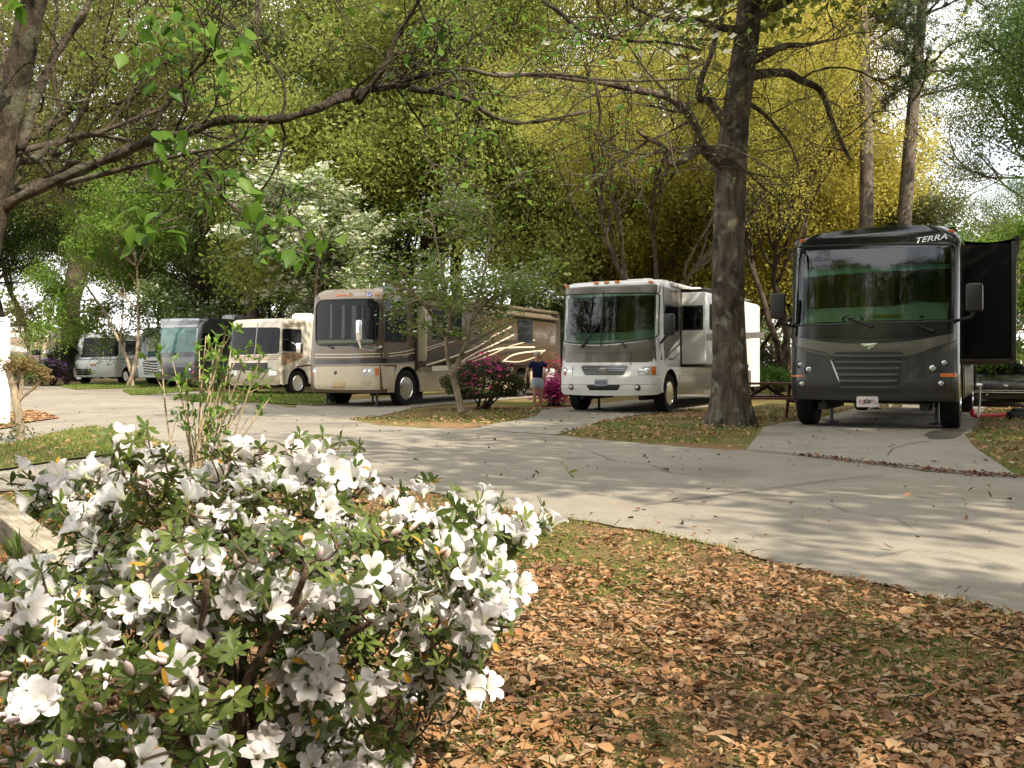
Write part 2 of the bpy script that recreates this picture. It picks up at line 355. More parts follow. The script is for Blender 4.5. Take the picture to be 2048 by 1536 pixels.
class RV:
    def __init__(s, name, label, group, pl, pr, ytop, adeg, L, prof, W=2.5, bulge=.1, rc=.16, skirt=.45, zoff=0.):
        s.W = W; s.L = L; s.hw = W/2; s.bulge = bulge; s.rc = rc; s.prof = prof; s.skirt = skirt
        a = math.radians(adeg); ul = (pl-CX)/F; ur = (pr-CX)/F
        D = W*(math.cos(a)+ul*math.sin(a))/(ur-ul); s.D = D
        s.yc = bulge+rc; xr = ur*D
        R = Matrix.Rotation(-a, 3, 'Z')
        loc = Vector((xr, D, 0))-R @ Vector((s.hw, s.yc, 0)); g = gz(D+.7)+zoff
        s.root = thing(name, label, 'motorhome', (loc.x, loc.y, g), -a, group)
        s.M = Matrix.Translation((loc.x, loc.y, g)) @ R.to_4x4(); s.Mi = s.M.inverted()
        s.H = (EYE-(ytop-HY)/F*D)-g
    def ray(s, px, py):
        o = s.Mi @ Vector((0,0,EYE)); d = s.Mi.to_3x3() @ Vector(((px-CX)/F, 1, -(py-HY)/F)); return o, d
    def f(s, px, py, y=None):                       # photo point -> (x,z) on the front
        o, d = s.ray(px, py); y = s.yc*.45 if y is None else y; x = z = 0
        for _ in range(4):
            t = (y-o.y)/d.y; x = o.x+d.x*t; z = o.z+d.z*t
            y = s.front(max(-s.hw*.99, min(s.hw*.99, x)), z)
        return (x, z)
    def side(s, px, py, off=0.):                    # photo point -> (y,z) on the side at x = half width + off
        o, d = s.ray(px, py); t = (s.hw+off-o.x)/d.x; return (o.y+d.y*t, o.z+d.z*t)
    def yf(s, z): return float(np.interp(z, [p[0] for p in s.prof], [p[1] for p in s.prof]))
    def half(s, z):
        e = s.H-z; return s.hw-(0.07*(1-min(1, e/.10))**2 if e < .10 else 0)
    def front(s, x, z):
        hw = s.half(z); x = max(-hw, min(hw, x)); t = max(0, (abs(x)-(hw-s.rc))/s.rc)
        return s.yf(z)+s.bulge*(x/hw)**2+s.rc*(1-math.sqrt(max(0, 1-t*t)))
    def shell(s, m, wheels, wr, cavity=None, roof=None):
        zs = sorted(set([s.skirt, s.skirt+.04]+[s.skirt+(s.H-.15-s.skirt)*i/16 for i in range(1, 17)]+[s.H-.10, s.H-.06, s.H-.03, s.H-.01, s.H]))
        rings = []
        for z in zs:
            hw = s.half(z); extra = .12*max(0, 1-(s.H-z)/.09)**2.2; r = []
            for i in range(49):
                x = hw*math.sin(PI/2*(2*i/48-1)); r.append((x, s.front(x, z)+extra, z))
            ys = [s.front(hw, z)+extra+(s.L-s.front(hw, z)-extra)*j/14 for j in range(1, 15)]
            r += [(hw, y, z) for y in ys]; r += [(hw-.06, s.L+.04, z), (-hw+.06, s.L+.04, z)]; r += [(-hw, y, z) for y in reversed(ys)]
            rings.append(r)
        k = len(rings[0]); vs = [p for r in rings for p in r]
        fs = [(i*k+j, i*k+(j+1)%k, (i+1)*k+(j+1)%k, (i+1)*k+j) for i in range(len(rings)-1) for j in range(k)]
        fs += [tuple(range(k-1,-1,-1)), tuple((len(rings)-1)*k+j for j in range(k))]
        mb = MB(); mb.add(vs, fs); o = mb.build('body', m, None)
        cut = []
        for (y, z, r) in wheels:
            c = MB(); c.lathe([(r, -s.hw-.3), (r, -s.hw+.42)], Matrix.Translation((0, y, z)) @ Matrix.Rotation(PI/2, 4, 'Y'), 40); c.lathe([(r, s.hw-.42), (r, s.hw+.3)], Matrix.Translation((0, y, z)) @ Matrix.Rotation(PI/2, 4, 'Y'), 40)
            cut.append(c.build('cutter', DARK))
        if cavity:
            c = MB(); x0, x1, z0, z1, dep = cavity; c.box(x0, x1, -.6, dep, z0, z1); cut.append(c.build('cutter', INSIDE))
        for c in cut:
            md = o.modifiers.new('cut', 'BOOLEAN'); md.object = c; md.operation = 'DIFFERENCE'; md.solver = 'EXACT'; md.material_mode = 'TRANSFER'
        dg = bpy.context.evaluated_depsgraph_get(); me = bpy.data.meshes.new_from_object(o.evaluated_get(dg)); me.name = 'body'
        for c in cut: bpy.data.objects.remove(c)
        bpy.data.objects.remove(o)
        me.polygons.foreach_set('use_smooth', [True]*len(me.polygons)); me.set_sharp_from_angle(angle=math.radians(32))
        return link('body', me, s.root)
    def patch(s, name, m, top, bot, eps=.006, nz=8, nx=30, thick=.03, parent=None, smooth=40):
        T = resample(top, nx); B = resample(bot, nx); rows = []
        for i in range(nz+1):
            r = []
            for a, b in zip(T, B):
                p = a.lerp(b, i/nz); r.append((p.x, s.front(p.x, p.y)-eps, p.y))
            rows.append(r)
        mb = MB(); mb.grid(rows)
        bd = rows[0]+[r[-1] for r in rows[1:]]+rows[-1][-2::-1]+[r[0] for r in rows[-2:0:-1]]
        k = len(bd); mb.add(bd+[(p[0], p[1]+eps+thick, p[2]) for p in bd], [(i, (i+1)%k, k+(i+1)%k, k+i) for i in range(k)])
        return mb.build(name, m, parent or s.root, smooth)
    def fquad(s, name, m, px, r=.05, conv=lambda c: c, sag=0, arch=0, r2=None, **kw):
        q = [s.f(*conv(p)) for p in px]; t, b = rquad(*q, r=r, sag=sag, arch=arch, r2=r2); return s.patch(name, m, t, b, **kw)
    def fline(s, name, m, px, w, conv=lambda c: c, **kw):
        q = [s.f(*conv(p)) for p in px]; return s.patch(name, m, [(x, z+w/2) for x, z in q], [(x, z-w/2) for x, z in q], nz=1, **kw)
    def spoly(s, name, m, px, off=0., eps=.008, conv=lambda c: c, parent=None, th=.03):
        q = [s.side(*conv(p), off=off) for p in px]
        mb = MB(); mb.prism([(s.hw+off+eps, y, z) for y, z in q], (-1,0,0), th); return mb.build(name, m, parent or s.root)
    def sband(s, name, m, top, bot, off=0., eps=.008, conv=lambda c: c, n=30, parent=None):
        T = resample([s.side(*conv(p), off=off) for p in top], n); B = resample([s.side(*conv(p), off=off) for p in bot], n); x = s.hw+off+eps
        mb = MB(); mb.grid([[(x, p.x, p.y) for p in T], [(x, p.x, p.y) for p in B]]); mb.grid([[(x, p.x, p.y) for p in T], [(x-.02, p.x, p.y) for p in T]]); mb.grid([[(x, p.x, p.y) for p in B], [(x-.02, p.x, p.y) for p in B]])
        return mb.build(name, m, parent or s.root)
    def sline(s, name, m, px, w, off=0., eps=.009, conv=lambda c: c, n=30):
        q = [s.side(*conv(p), off=off) for p in px]; k = len(q); ww = w if hasattr(w, '__len__') else [w]*k; x = s.hw+off+eps
        sm = []                                        # smooth the given points
        for i in range(n+1):
            u = i/n*(k-1); j = min(int(u), k-2); t = u-j
            p0, p1, p2, p3 = q[max(j-1,0)], q[j], q[j+1], q[min(j+2,k-1)]
            c = [.5*(2*p1[a]+(p2[a]-p0[a])*t+(2*p0[a]-5*p1[a]+4*p2[a]-p3[a])*t*t+(3*p1[a]-p0[a]-3*p2[a]+p3[a])*t**3) for a in (0,1)]
            sm.append((c[0], c[1], ww[j]*(1-t)+ww[j+1]*t))
        mb = MB(); mb.grid([[(x, y, z+w_/2) for y, z, w_ in sm], [(x, y, z-w_/2) for y, z, w_ in sm]])
        return mb.build(name, m, s.root)
    def swindow(s, px, off=0., conv=lambda c: c, m=None, frame=None, r=.08):
        q = [s.side(*conv(p), off=off) for p in px]
        y0, y1 = min(p[0] for p in q), max(p[0] for p in q); z0, z1 = min(p[1] for p in q), max(p[1] for p in q)
        def rr(g):
            out = []
            for cx, cz, a0 in ((y1-r+g, z1-r+g, 0), (y0+r-g, z1-r+g, 90), (y0+r-g, z0+r-g, 180), (y1-r+g, z0+r-g, 270)):
                for k in range(6): a = math.radians(a0+18*k); out.append((cx+r*math.cos(a), cz+r*math.sin(a)))
            return out
        mb = MB(); mb.prism([(s.hw+off+.012, a, b) for a, b in rr(.03)], (-1,0,0), .04); fr = mb.build('window', frame or BLACKTRIM, s.root)
        mb = MB(); mb.prism([(s.hw+off+.017, a, b) for a, b in rr(0)], (-1,0,0), .003); mb.build('pane', m or DARKGLASS, fr); return fr
    def wheel(s, side, y, z=None, r=.47, rim=CHROME, w=.28):
        z = r if z is None else z
        x = side*(s.hw-.02-w/2); M = Matrix.Translation((x, y, z)) @ Matrix.Rotation(PI/2*side, 4, 'Y')
        h = w/2; mb = MB()
        mb.lathe([(r*.62,-h),(r*.9,-h),(r*.985,-h*.75),(r,-h*.4),(r,h*.4),(r*.985,h*.75),(r*.93,h*.98),(r*.8,h*1.02),(r*.64,h*.95),(r*.60,h*.6)], M, 40)
        t = mb.build('wheel', RUBBER, s.root, 35)
        mb = MB(); mb.lathe([(r*.62,h*.9),(r*.6,h*.96),(r*.56,h*.7),(r*.42,h*.25),(r*.30,h*.35),(r*.25,h*.75),(r*.14,h*.85),(0.0,h*.9)], M, 40)
        mb.lathe([(r*.645,h*.93),(r*.60,h*1.03),(r*.58,h*.9)], M, 40)
        for k in range(10):
            a = 2*PI*k/10; mb.lathe([(r*.03,h*.3),(r*.03,h*.55),(0,h*.6)], M @ Matrix.Translation((r*.36*math.cos(a), r*.36*math.sin(a), 0)), 6)
        mb.build('rim', rim, t, 35)
        mb = MB()
        for k in range(8):
            a = 2*PI*(k+.5)/8; mb.lathe([(r*.055,h*.3),(r*.05,h*.5),(0,h*.5)], M @ Matrix.Translation((r*.49*math.cos(a), r*.49*math.sin(a), 0)), 10)
        mb.build('rim_hole', mat('rim_hole', (.01,.01,.01), .9), t)
        return t
    def disc(s, name, m, px, r, conv=lambda c: c, out=.02, parent=None, k=20, dome=.3):
        x, z = s.f(*conv(px)); y = s.front(x, z); M = Matrix.Translation((x, y, z)) @ Matrix.Rotation(PI/2, 4, 'X')
        mb = MB(); mb.lathe([(r,-.02),(r,out*.6),(r*.75,out),(r*.4,out*(1+dome*.4)),(0,out*(1+dome*.5))], M, k); return mb.build(name, m, parent or s.root, 40)
    def lamp(s, px, r, conv=lambda c: c, lens=LENS, bez=BLACKTRIM):
        b = s.disc('headlight', bez, px, r*1.45, conv, .012); s.disc('lens', lens, px, r*.85, conv, .022, b, 20, .1); return b
    def seal(s, px, r=.05, conv=lambda c: c, sag=0, arch=0, r2=None, rad=.016, m=None, name='windshield_seal'):
        q = [s.f(*conv(p)) for p in px]; t, b = rquad(*q, r=r, sag=sag, arch=arch, r2=r2); lp = t+b[::-1]; lp.append(lp[0])
        mb = MB(); mb.tube([(x, s.front(x, z)-.006, z) for x, z in lp], rad, 6); return mb.build(name, m or BLACKTRIM, s.root, 60)
    def wiper(s, a, b, conv=lambda c: c):
        mb = MB(); pts = []
        for i in range(7):
            t = i/6; x, z = s.f(*conv((a[0]+(b[0]-a[0])*t, a[1]+(b[1]-a[1])*t))); pts.append((x, s.front(x, z)-.035, z))
        mb.tube(pts, [.024,.019,.016,.015,.014,.013,.011], 6); q = pts[0]; mb.ellip(q, (.03,.03,.03), 8)
        return mb.build('wiper', BLACKTRIM, s.root, 40)
    def text(s, name, m, body, q, conv=lambda c: c, shear=0., ext=.004, eps=.012, rot=0., parent=None, bold=.0):
        """lettering laid on the front between the px corners q = lower left, upper right"""
        cu = bpy.data.curves.new(name, 'FONT'); cu.body = body; cu.shear = shear; cu.offset = bold
        o = bpy.data.objects.new(name, cu); C.objects.link(o); dg = bpy.context.evaluated_depsgraph_get()
        me = bpy.data.meshes.new_from_object(o.evaluated_get(dg)); bpy.data.objects.remove(o)
        me.name = name; co = np.array([v.co[:] for v in me.vertices]); a = s.f(*conv(q[0])); b = s.f(*conv(q[1]))
        mn = co.min(0); mx_ = co.max(0)
        for v, c in zip(me.vertices, co):
            u = (c[0]-mn[0])/(mx_[0]-mn[0]); w = (c[1]-mn[1])/(mx_[1]-mn[1])
            x = a[0]+(b[0]-a[0])*u; z = a[1]+(b[1]-a[1])*w+rot*(u-.5)
            v.co = (x, s.front(x, z)-eps, z)
        me.materials.clear(); me.materials.append(m); return link(name, me, parent or s.root)
    def box(s, name, m, x0, x1, y0, y1, z0, z1, bev=.02, parent=None, smooth=30):
        mb = MB(); mb.box(x0, x1, y0, y1, z0, z1, None, bev); return mb.build(name, m, parent or s.root, smooth)
    def roof_unit(s, name, m, y, x=0., l=.9, w=.7, h=.3):
        mb = MB(); mb.box(x-w/2, x+w/2, y, y+l, s.H-.05, s.H+h, None, .09); mb.box(x-w*.42, x+w*.42, y+l*.1, y+l*.5, s.H+h-.01, s.H+h+.03, None, .02); return mb.build(name, m, s.root, 40)
    def under(s, y0=.7):
        mb = MB(); mb.box(-s.hw+.5, s.hw-.5, y0, s.L-.4, .40, s.skirt+.12); mb.box(-s.hw+.15, s.hw-.15, y0+.3, y0+.45, .42, .56); mb.box(-s.hw+.15, s.hw-.15, s.L-3.2, s.L-3.05, .42, .56)
        for x in (-.75,.75): mb.box(x-.06, x+.06, y0-.3, y0+1.6, .30, .42)
        return mb.build('chassis', DARK, s.root)
    def jacks(s, ys, xs=(-.85,.85), foot=.13):
        for x in xs:
            for y in ys:
                mb = MB(); mb.tube([(x,y,.45),(x,y,.04)], .035, 8); mb.lathe([(foot,.015),(foot,.035),(.05,.055)], Matrix.Translation((x,y,0)), 14); mb.build('levelling_jack', mat('jack_metal', (.10,.10,.10), .5, .6), s.root)
    def seat_and_wheel(s, dz, ty):
        """cab furniture seen through the windshield"""
        for x in (-.62,.62):
            mb = MB(); mb.box(x-.26, x+.26, ty+.55, ty+1.0, dz-.45, dz-.28, None, .05); mb.box(x-.25, x+.25, ty+.92, ty+1.1, dz-.3, dz+.38, None, .07); mb.box(x-.14, x+.14, ty+.95, ty+1.06, dz+.36, dz+.58, None, .05); mb.build('cab_seat', mat('seat_cloth', (.03,.026,.022), .9), s.root, 40)
        mb = MB(); pts = [(.62+.22*math.cos(2*PI*k/24), ty+.42+.05*math.sin(2*PI*k/24), dz+.02+.12*math.sin(2*PI*k/24)) for k in range(25)]; mb.tube(pts, .018, 6); mb.tube([(.62,ty+.42,dz+.02),(.62,ty+.3,dz-.15)], .03, 6); mb.tube([pts[0],pts[12]], .012, 6)
        mb.build('steering_wheel', mat('steering_wheel_vinyl', (.16,.15,.12), .6), s.root, 40)
    def dash(s, ztop, zbot, m=DASH, depth=.75):
        rows = []
        for j in range(7):
            t = j/6; r = []
            for i in range(25):
                x = (s.hw-.17)*(2*i/24-1); y0 = s.front(x, zbot+.02)+.03
                r.append((x, y0+(depth)*t, zbot+(ztop-zbot)*math.sin(t*PI/2)+.05*max(0, math.sin((x-.25)*3.2))*t*(1 if x > .25 and x < 1.2 else 0)))
            rows.append(r)
        mb = MB(); mb.grid(rows); mb.grid([rows[-1], [(p[0], p[1]+.05, p[2]-.4) for p in rows[-1]]]); return mb.build('dashboard', m, s.root, 40)
GRP = 'motorhomes parked along the campground road'
# ---------------------------------------------------------------- the black motorhome (nearest)
def c1(p): return (1520+p[0]*.3125, 420+p[1]*.3125)
R1 = RV('motorhome', 'black motorhome with TERRA lettering on its brow, the nearest and largest one', GRP, 1583, 1920, 456, 28, 10.5,
        [(.40,.05),(.7,0),(1.25,.02),(1.65,.09),(2.0,.15),(2.6,.24),(2.9,.31),(3.1,.45)], bulge=.13, rc=.15, skirt=.46)
gm = mat('gunmetal_paint', (.030,.029,.027), .34, .25, .5, .5, .06, 2); blk = mat('black_gloss_paint', (.010,.010,.012), .14, 0, .5, .6)
taupe = mat('taupe_metallic', (.10,.09,.072), .32, .4, .5, .5)
zb = R1.f(1750, 645)[1]; zt = R1.f(1750, 488)[1]
R1.shell([mat('black_side_paint', (.016,.016,.017), .2, 0, .5, .6)], [(1.02,.5,.60),(7.6,.5,.60),(8.75,.5,.60)], .6, (-R1.hw+.13, R1.hw-.13, zb+.02, zt-.03, 1.75))
R1.fquad('brow_cap', blk, [(222,190),(1262,106),(1255,240),(215,262)], r=.05, conv=c1, eps=.006, arch=.055)
ws = R1.fquad('windshield', windshield_mat(), [(216,240),(1252,222),(1246,712),(214,742)], r=.07, conv=c1, eps=.004, thick=.004)
R1.seal([(216,240),(1252,222),(1246,712),(214,742)], .07, c1)
R1.fquad('sun_visor_strip', mat('pale_green_valance', (.22,.42,.28), .8), [(232,384),(1240,342),(1240,368),(232,434)], r=.01, conv=c1, eps=-.07, thick=.01)
R1.fquad('cowl', blk, [(206,738),(1262,712),(1262,790),(206,806)], r=.02, conv=c1, sag=.06, eps=.012)
R1.fquad('nose_band', taupe, [(204,806),(1264,782),(1262,836),(206,868)], r=.02, conv=c1, sag=.26, arch=-.16, eps=.009)
R1.fquad('lower_nose', gm, [(206,872),(1264,838),(1270,1205),(212,1205)], r=.03, conv=c1, arch=-.255, eps=.010)
R1.patch('panel_seam', BLACKTRIM, *(lambda q: ([(x,z+.009) for x,z in q],[(x,z-.009) for x,z in q]))([R1.f(*c1(p)) for p in ((206,866),(300,890),(420,912),(470,945),(560,955),(860,955),(1000,935),(1080,895),(1150,870),(1262,836))]), nz=1, eps=.016)
g = R1.fquad('grille', BLACKTRIM, [(468,908),(922,908),(880,1138),(512,1138)], r=.03, conv=c1, eps=.014)
slat = mat('grille_slat', (.10,.10,.105), .28, .6, .5, .4)
for k in range(6):
    y = 922+k*40; e = (y-908)*.19
    R1.fline('slat', slat, [(474+e, y+10), (700, y+12), (918-e, y+10)], .036, conv=c1, eps=.035, parent=g)
R1.fline('lower_vent', BLACKTRIM, [(478,1162),(700,1164),(915,1160)], .03, conv=c1, eps=.016)
R1.patch('chrome_blade', CHROME, *(lambda a, b: (a, b))([R1.f(*c1(p)) for p in ((456,960),(470,985),(500,1060),(512,1105))], [R1.f(*c1(p)) for p in ((454,966),(462,990),(488,1060),(510,1108))]), nz=1, nx=12, eps=.02)
for q in ([(232,1010),(232,1100),(232,1190)],[(1226,1000),(1226,1100),(1226,1190)]): R1.patch('panel_seam', BLACKTRIM, [R1.f(*c1((q[0][0]-2,q[0][1]))), R1.f(*c1((q[0][0]+2,q[0][1])))], [R1.f(*c1((q[2][0]-2,q[2][1]))), R1.f(*c1((q[2][0]+2,q[2][1])))], nz=8, nx=1, eps=.013)
R1.fline('panel_seam', BLACKTRIM, [(212,1150),(480,1152),(512,1144)], .010, conv=c1, eps=.014); R1.fline('panel_seam', BLACKTRIM, [(884,1144),(1000,1152),(1264,1148)], .010, conv=c1, eps=.014)
R1.fline('panel_seam', mat('seam_dark', (.03,.028,.025), .5), [(345,892),(372,930),(384,944)], .012, conv=c1, eps=.016)
# the winged badge
em = MB()
def badge(pts):
    q = [R1.f(*c1(p)) for p in pts]; em.prism([(x, R1.front(x, z)-.022, z) for x, z in q], (0,1,0), .012)
badge([(640,856),(752,852),(745,862),(700,866),(690,874),(668,872)]); badge([(690,880),(700,868),(738,866),(730,874),(706,876),(700,884)]); badge([(686,886),(722,878),(712,888),(694,890)])
em.build('badge', CHROME, R1.root)
for p, r in (((258,990),.045), ((313,1022),.055), ((1105,1013),.055), ((1180,978),.045), ((268,1113),.045), ((1160,1110),.045)): R1.lamp(p, r, c1, mat('projector_lens', (.5,.52,.5), .06, .8))
R1.fquad('turn_signal', AMBER, [(196,1056),(270,1056),(284,1066),(196,1070)], r=.01, conv=c1, eps=.018); R1.fquad('turn_signal', AMBER, [(1152,1046),(1262,1044),(1262,1068),(1152,1068)], r=.01, conv=c1, eps=.018)
for p in ((282,172),(608,122),(726,112),(842,104),(1215,94)):
    x, z = R1.f(*c1((p[0], p[1]+16))); mb = MB(); yy = R1.front(x, min(z, R1.H-.02)); mb.box(x-.07, x+.07, yy+.02, yy+.16, min(z,R1.H)-.04, min(z,R1.H)+.03, None, .02); mb.build('marker_light', AMBER, R1.root, 40)
lt = R1.text('lettering', mat('white_vinyl', (.85,.85,.86), .5), 'TERRA', ((1000,204),(1200,160)), c1, shear=.25, rot=.05, bold=.012, eps=.02)
# plate
pl = R1.fquad('license_plate', mat('plate_white', (.62,.57,.57), .4), [(622,1195),(756,1195),(756,1257),(622,1257)], r=.015, conv=c1, eps=.05)
R1.fquad('plate_frame', CHROME, [(618,1191),(760,1191),(760,1261),(618,1261)], r=.02, conv=c1, eps=.045, parent=pl)
red = mat('plate_red', (.35,.09,.10), .5)
R1.text('plate_characters', red, 'EJ', ((638,1246),(668,1214)), c1, eps=.055, parent=pl); R1.text('plate_characters', red, 'PTA', ((708,1246),(750,1214)), c1, eps=.055, parent=pl)
ov = MB(); x, z = R1.f(*c1((687,1224))); y = R1.front(x, z); ov.lathe([(.045,0),(.045,.006)], Matrix.Translation((x,y-.052,z)) @ Matrix.Scale(.7,4,(0,0,1)) @ Matrix.Rotation(PI/2,4,'X'), 20); ov.build('plate_emblem', BLACKTRIM, pl)
R1.text('plate_letter', mat('white_vinyl'), 'G', ((680,1230),(694,1217)), c1, eps=.066, parent=pl)
for (a, b) in (((762,1243),(815,1270)), ((838,1246),(902,1266))):
    x0, z1 = R1.f(*c1(a)); x1, z0 = R1.f(*c1(b)); R1.box('tow_hook', mat('brass_metal', (.55,.45,.25), .3, .9), x0, x1, .12, .25, z0, z1, .015)
R1.wiper((712,745),(560,690), c1); R1.wiper((1100,772),(1000,735), c1)
R1.seat_and_wheel(zb+.22, .45); R1.dash(zb+.30, zb+.03)
# placard on the dash: dark green oval with a white G, gold towel beside it
x, z = R1.f(*c1((590,698))); y = R1.front(x, z)+.05
mb = MB(); S = Matrix.Translation((x, y, z)) @ Matrix.Scale(.42, 4, (0,0,1)) @ Matrix.Rotation(PI/2, 4, 'X'); mb.lathe([(.20,0),(.20,.012)], S, 32); pc = mb.build('dash_placard', mat('placard_white', (.7,.75,.68), .6), R1.root)
mb = MB(); mb.lathe([(.172,.012),(.172,.018)], S, 32); mb.build('oval_field', mat('placard_green', (.01,.07,.04), .6), pc)
mb = MB(); arc = [(x+.105*math.cos(a)+.01, y-.026, z+.044*math.sin(a)) for a in [math.radians(25+ k*13) for k in range(25)]]+[(x+.11, y-.026, z-.002), (x+.02, y-.026, z-.002)]; mb.tube(arc, .015, 6); mb.build('oval_letter', mat('white_vinyl'), pc)
x0, z0 = R1.f(*c1((655,708))); x1, z1 = R1.f(*c1((905,672)))
mb = MB(); rows = [[(x0+(x1-x0)*i/20, y+.03+.05*j, z0+.02+(z1-z0)*(.9 if j else .25)+.018*math.sin(i*1.7+j)) for i in range(21)] for j in range(4)]; mb.grid(rows); mb.build('dash_towel', mat('gold_cloth', (.36,.27,.06), .9, 0, .1, 0, .4, 30), R1.root, 60)
for p in ((400,715),(1030,690)):
    x, z = R1.f(*c1(p)); mb = MB(); mb.ellip((x, R1.front(x, z)+.12, z-.01), (.055,.045,.05), 12); mb.build('dash_fan', BLACKTRIM, R1.root, 40)
# mirrors
for sx, p0, zc in ((-1,(155,625),0), (1,(1385,560),0)):
    if sx < 0:
        x, z = R1.f(*c1(p0)); x = -R1.hw-.17
    else: x = R1.hw+.2; z = R1.f(1880, 600)[1]
    mb = MB(); mb.box(x-.12, x+.12, -.02, .12, z-.20, z+.22, None, .05); mb.tube([(x,.06,z-.18),(x-sx*.05,.1,z-.28),(sx*(R1.hw-.05),.3,z-.32)], .025, 8); m_ = mb.build('mirror', BLACKTRIM, R1.root, 40)
    mb = MB(); mb.box(x-.10, x+.10, .12, .125, z-.17, z+.19); mb.build('mirror_glass', CHROME, m_)
# slide-out room with its topper
so = mat('slideout_black', (.005,.005,.005), .8, 0, .15)
y0 = 1.55; ro = R1.ray(1922, 600); _, zt_ = R1.side(1925, 487); z0 = R1.side(1925, 716)[1]
o_, d_ = R1.ray(2030, 600); t_ = (y0-o_.y)/d_.y; xo = o_.x+d_.x*t_
o2, d2 = R1.ray(1980, 718); z0 = (o2+d2*((y0-o2.y)/d2.y)).z; o2, d2 = R1.ray(1980, 487); z1 = (o2+d2*((y0-o2.y)/d2.y)).z
sl = R1.box('slide_out', so, R1.hw-.1, xo, y0, y0+4.2, z0, z1, .03)
R1.box('slide_trim', mat('slide_trim', (.03,.027,.025), .4), xo-.05, xo+.02, y0-.02, y0+4.22, z0-.03, z1+.02, .015, sl); R1.box('slide_floor', mat('slide_floor_brown', (.05,.032,.018), .6), R1.hw-.08, xo-.06, y0+.01, y0+4.1, z0-.06, z0+.01, .01, sl)
mb = MB(); mb.grid([[(R1.hw+(xo+.03-R1.hw)*i/8, y0+4.2*j, z1+.07-.05*math.sin(PI*i/8)) for i in range(9)] for j in (0,1)]); mb.tube([(xo+.03,y0-.05,z1+.06),(xo+.03,y0+4.25,z1+.06)], .04, 8); mb.build('slide_topper', mat('topper_fabric', (.02,.02,.02), .9), sl)
for sd in (-1,1):
    for y in (1.02,7.6): R1.wheel(sd, y, r=.49)
R1.under(.5); R1.jacks((1.75,8.2)); R1.roof_unit('air_conditioner', BLACKTRIM, 5.5)
# lower side of the coach, storage doors with a bright graphic
for k in range(4): R1.box('storage_door', mat('storage_door_grey', (.05,.05,.05), .3, .3, .5, .4), R1.hw-.02, R1.hw+.012, 2.0+k*1.25, 3.2+k*1.25, .52, 1.05, .01)

# ---------------------------------------------------------------- the white and brown motorhome behind the big trunk
def c2(p): return (1080+p[0]*.26367, 520+p[1]*.26367)
R3 = RV('motorhome', 'white motorhome with a brown nose panel, partly hidden by the big tree trunk', GRP, 1126, 1322, 556, 28, 10.2,
        [(.40,.02),(.6,-.05),(1.0,-.05),(1.15,.02),(1.5,.05),(2.0,.13),(2.5,.20),(2.75,.22),(3.0,.26),(3.15,.36)], bulge=.2, rc=.18, skirt=.5)
brn = mat('brown_taupe_paint', (.115,.095,.075), .3, .2, .5, .5, .05, 2)
zb = R3.f(1225, 684)[1]; zt = R3.f(1225, 590)[1]
R3.shell([WHITEPAINT], [(1.10,.47,.57),(7.2,.47,.57)], .57, (-R3.hw+.14, R3.hw-.14, zb+.04, zt-.03, 1.7))
R3.fquad('brow_band', brn, [(178,218),(918,186),(912,258),(178,270)], r=.03, conv=c2, eps=.006)
R3.fquad('windshield', windshield_mat(), [(180,268),(912,252),(900,585),(182,622)], r=.08, conv=c2, sag=.10, eps=.004, thick=.004)
R3.seal([(180,268),(912,252),(900,585),(182,622)], .08, c2, sag=.10)
R3.fline('windshield_divider', BLACKTRIM, [(468,440),(476,440)], 1.30, conv=c2, eps=.012)
R3.fquad('nose_panel', brn, [(178,630),(905,592),(918,775),(178,785)], r=.02, conv=c2, arch=-.12, eps=.006, r2=.06)
R3.fline('hood_seam', BLACKTRIM, [(275,706),(690,708)], .012, conv=c2, eps=.010); R3.fline('hood_seam', BLACKTRIM, [(690,742),(694,742)], .33, conv=c2, eps=.010)
g = R3.fquad('grille', BLACKTRIM, [(315,800),(667,800),(640,872),(338,872)], r=.03, conv=c2, eps=.012)
for k in range(5): R3.fline('slat', mat('grille_silver', (.35,.35,.36), .3, .7), [(322+k*4,811+k*13),(480,812+k*13),(660-k*5,811+k*13)], .012, conv=c2, eps=.022, parent=g)
x, z = R3.f(*c2((483,834))); mb = MB(); mb.tube([(x+.10*math.cos(a), R3.front(x,z)-.035, z+.032*math.sin(a)) for a in [2*PI*k/20 for k in range(21)]], .01, 6); mb.tube([(x-.07,R3.front(x,z)-.035,z+.0),(x,R3.front(x,z)-.035,z+.02),(x+.07,R3.front(x,z)-.035,z-.01)], .012, 6); mb.build('grille_badge', CHROME, g)
for q, amb in (([(183,812),(246,810),(248,874),(183,876)], [(183,814),(200,813),(200,874),(183,875)]), ([(757,808),(884,806),(884,874),(734,876)], [(845,808),(882,808),(882,872),(850,873)])):
    h = R3.fquad('headlight', LENS, q, r=.02, conv=c2, eps=.012); R3.fquad('turn_signal', AMBER, amb, r=.01, conv=c2, eps=.018, parent=h)
    cx_ = (q[0][0]+q[1][0])/2-12; R3.disc('lamp_bowl', CHROME, (cx_, 842), .07, c2, .016, h)
bp = R3.fquad('bumper', WHITEPAINT, [(170,884),(918,880),(922,1020),(172,1016)], r=.05, conv=c2, eps=.045, thick=.10, sag=.03)
R3.fline('crease_shade_strip', mat('crease_shade_grey', (.30,.30,.29), .5), [(172,944),(500,946),(915,942)], .014, conv=c2, eps=.048, parent=bp)  # shade along the bumper crease, painted as a grey strip
R3.fquad('bumper_slot', BLACKTRIM, [(358,946),(614,946),(600,988),(378,988)], r=.03, conv=c2, eps=.052, parent=bp)
for p in ((243,962),(742,966)):
    h = R3.disc('fog_light', BLACKTRIM, p, .075, c2, .062); R3.disc('lens', LENS, p, .05, c2, .072, h)
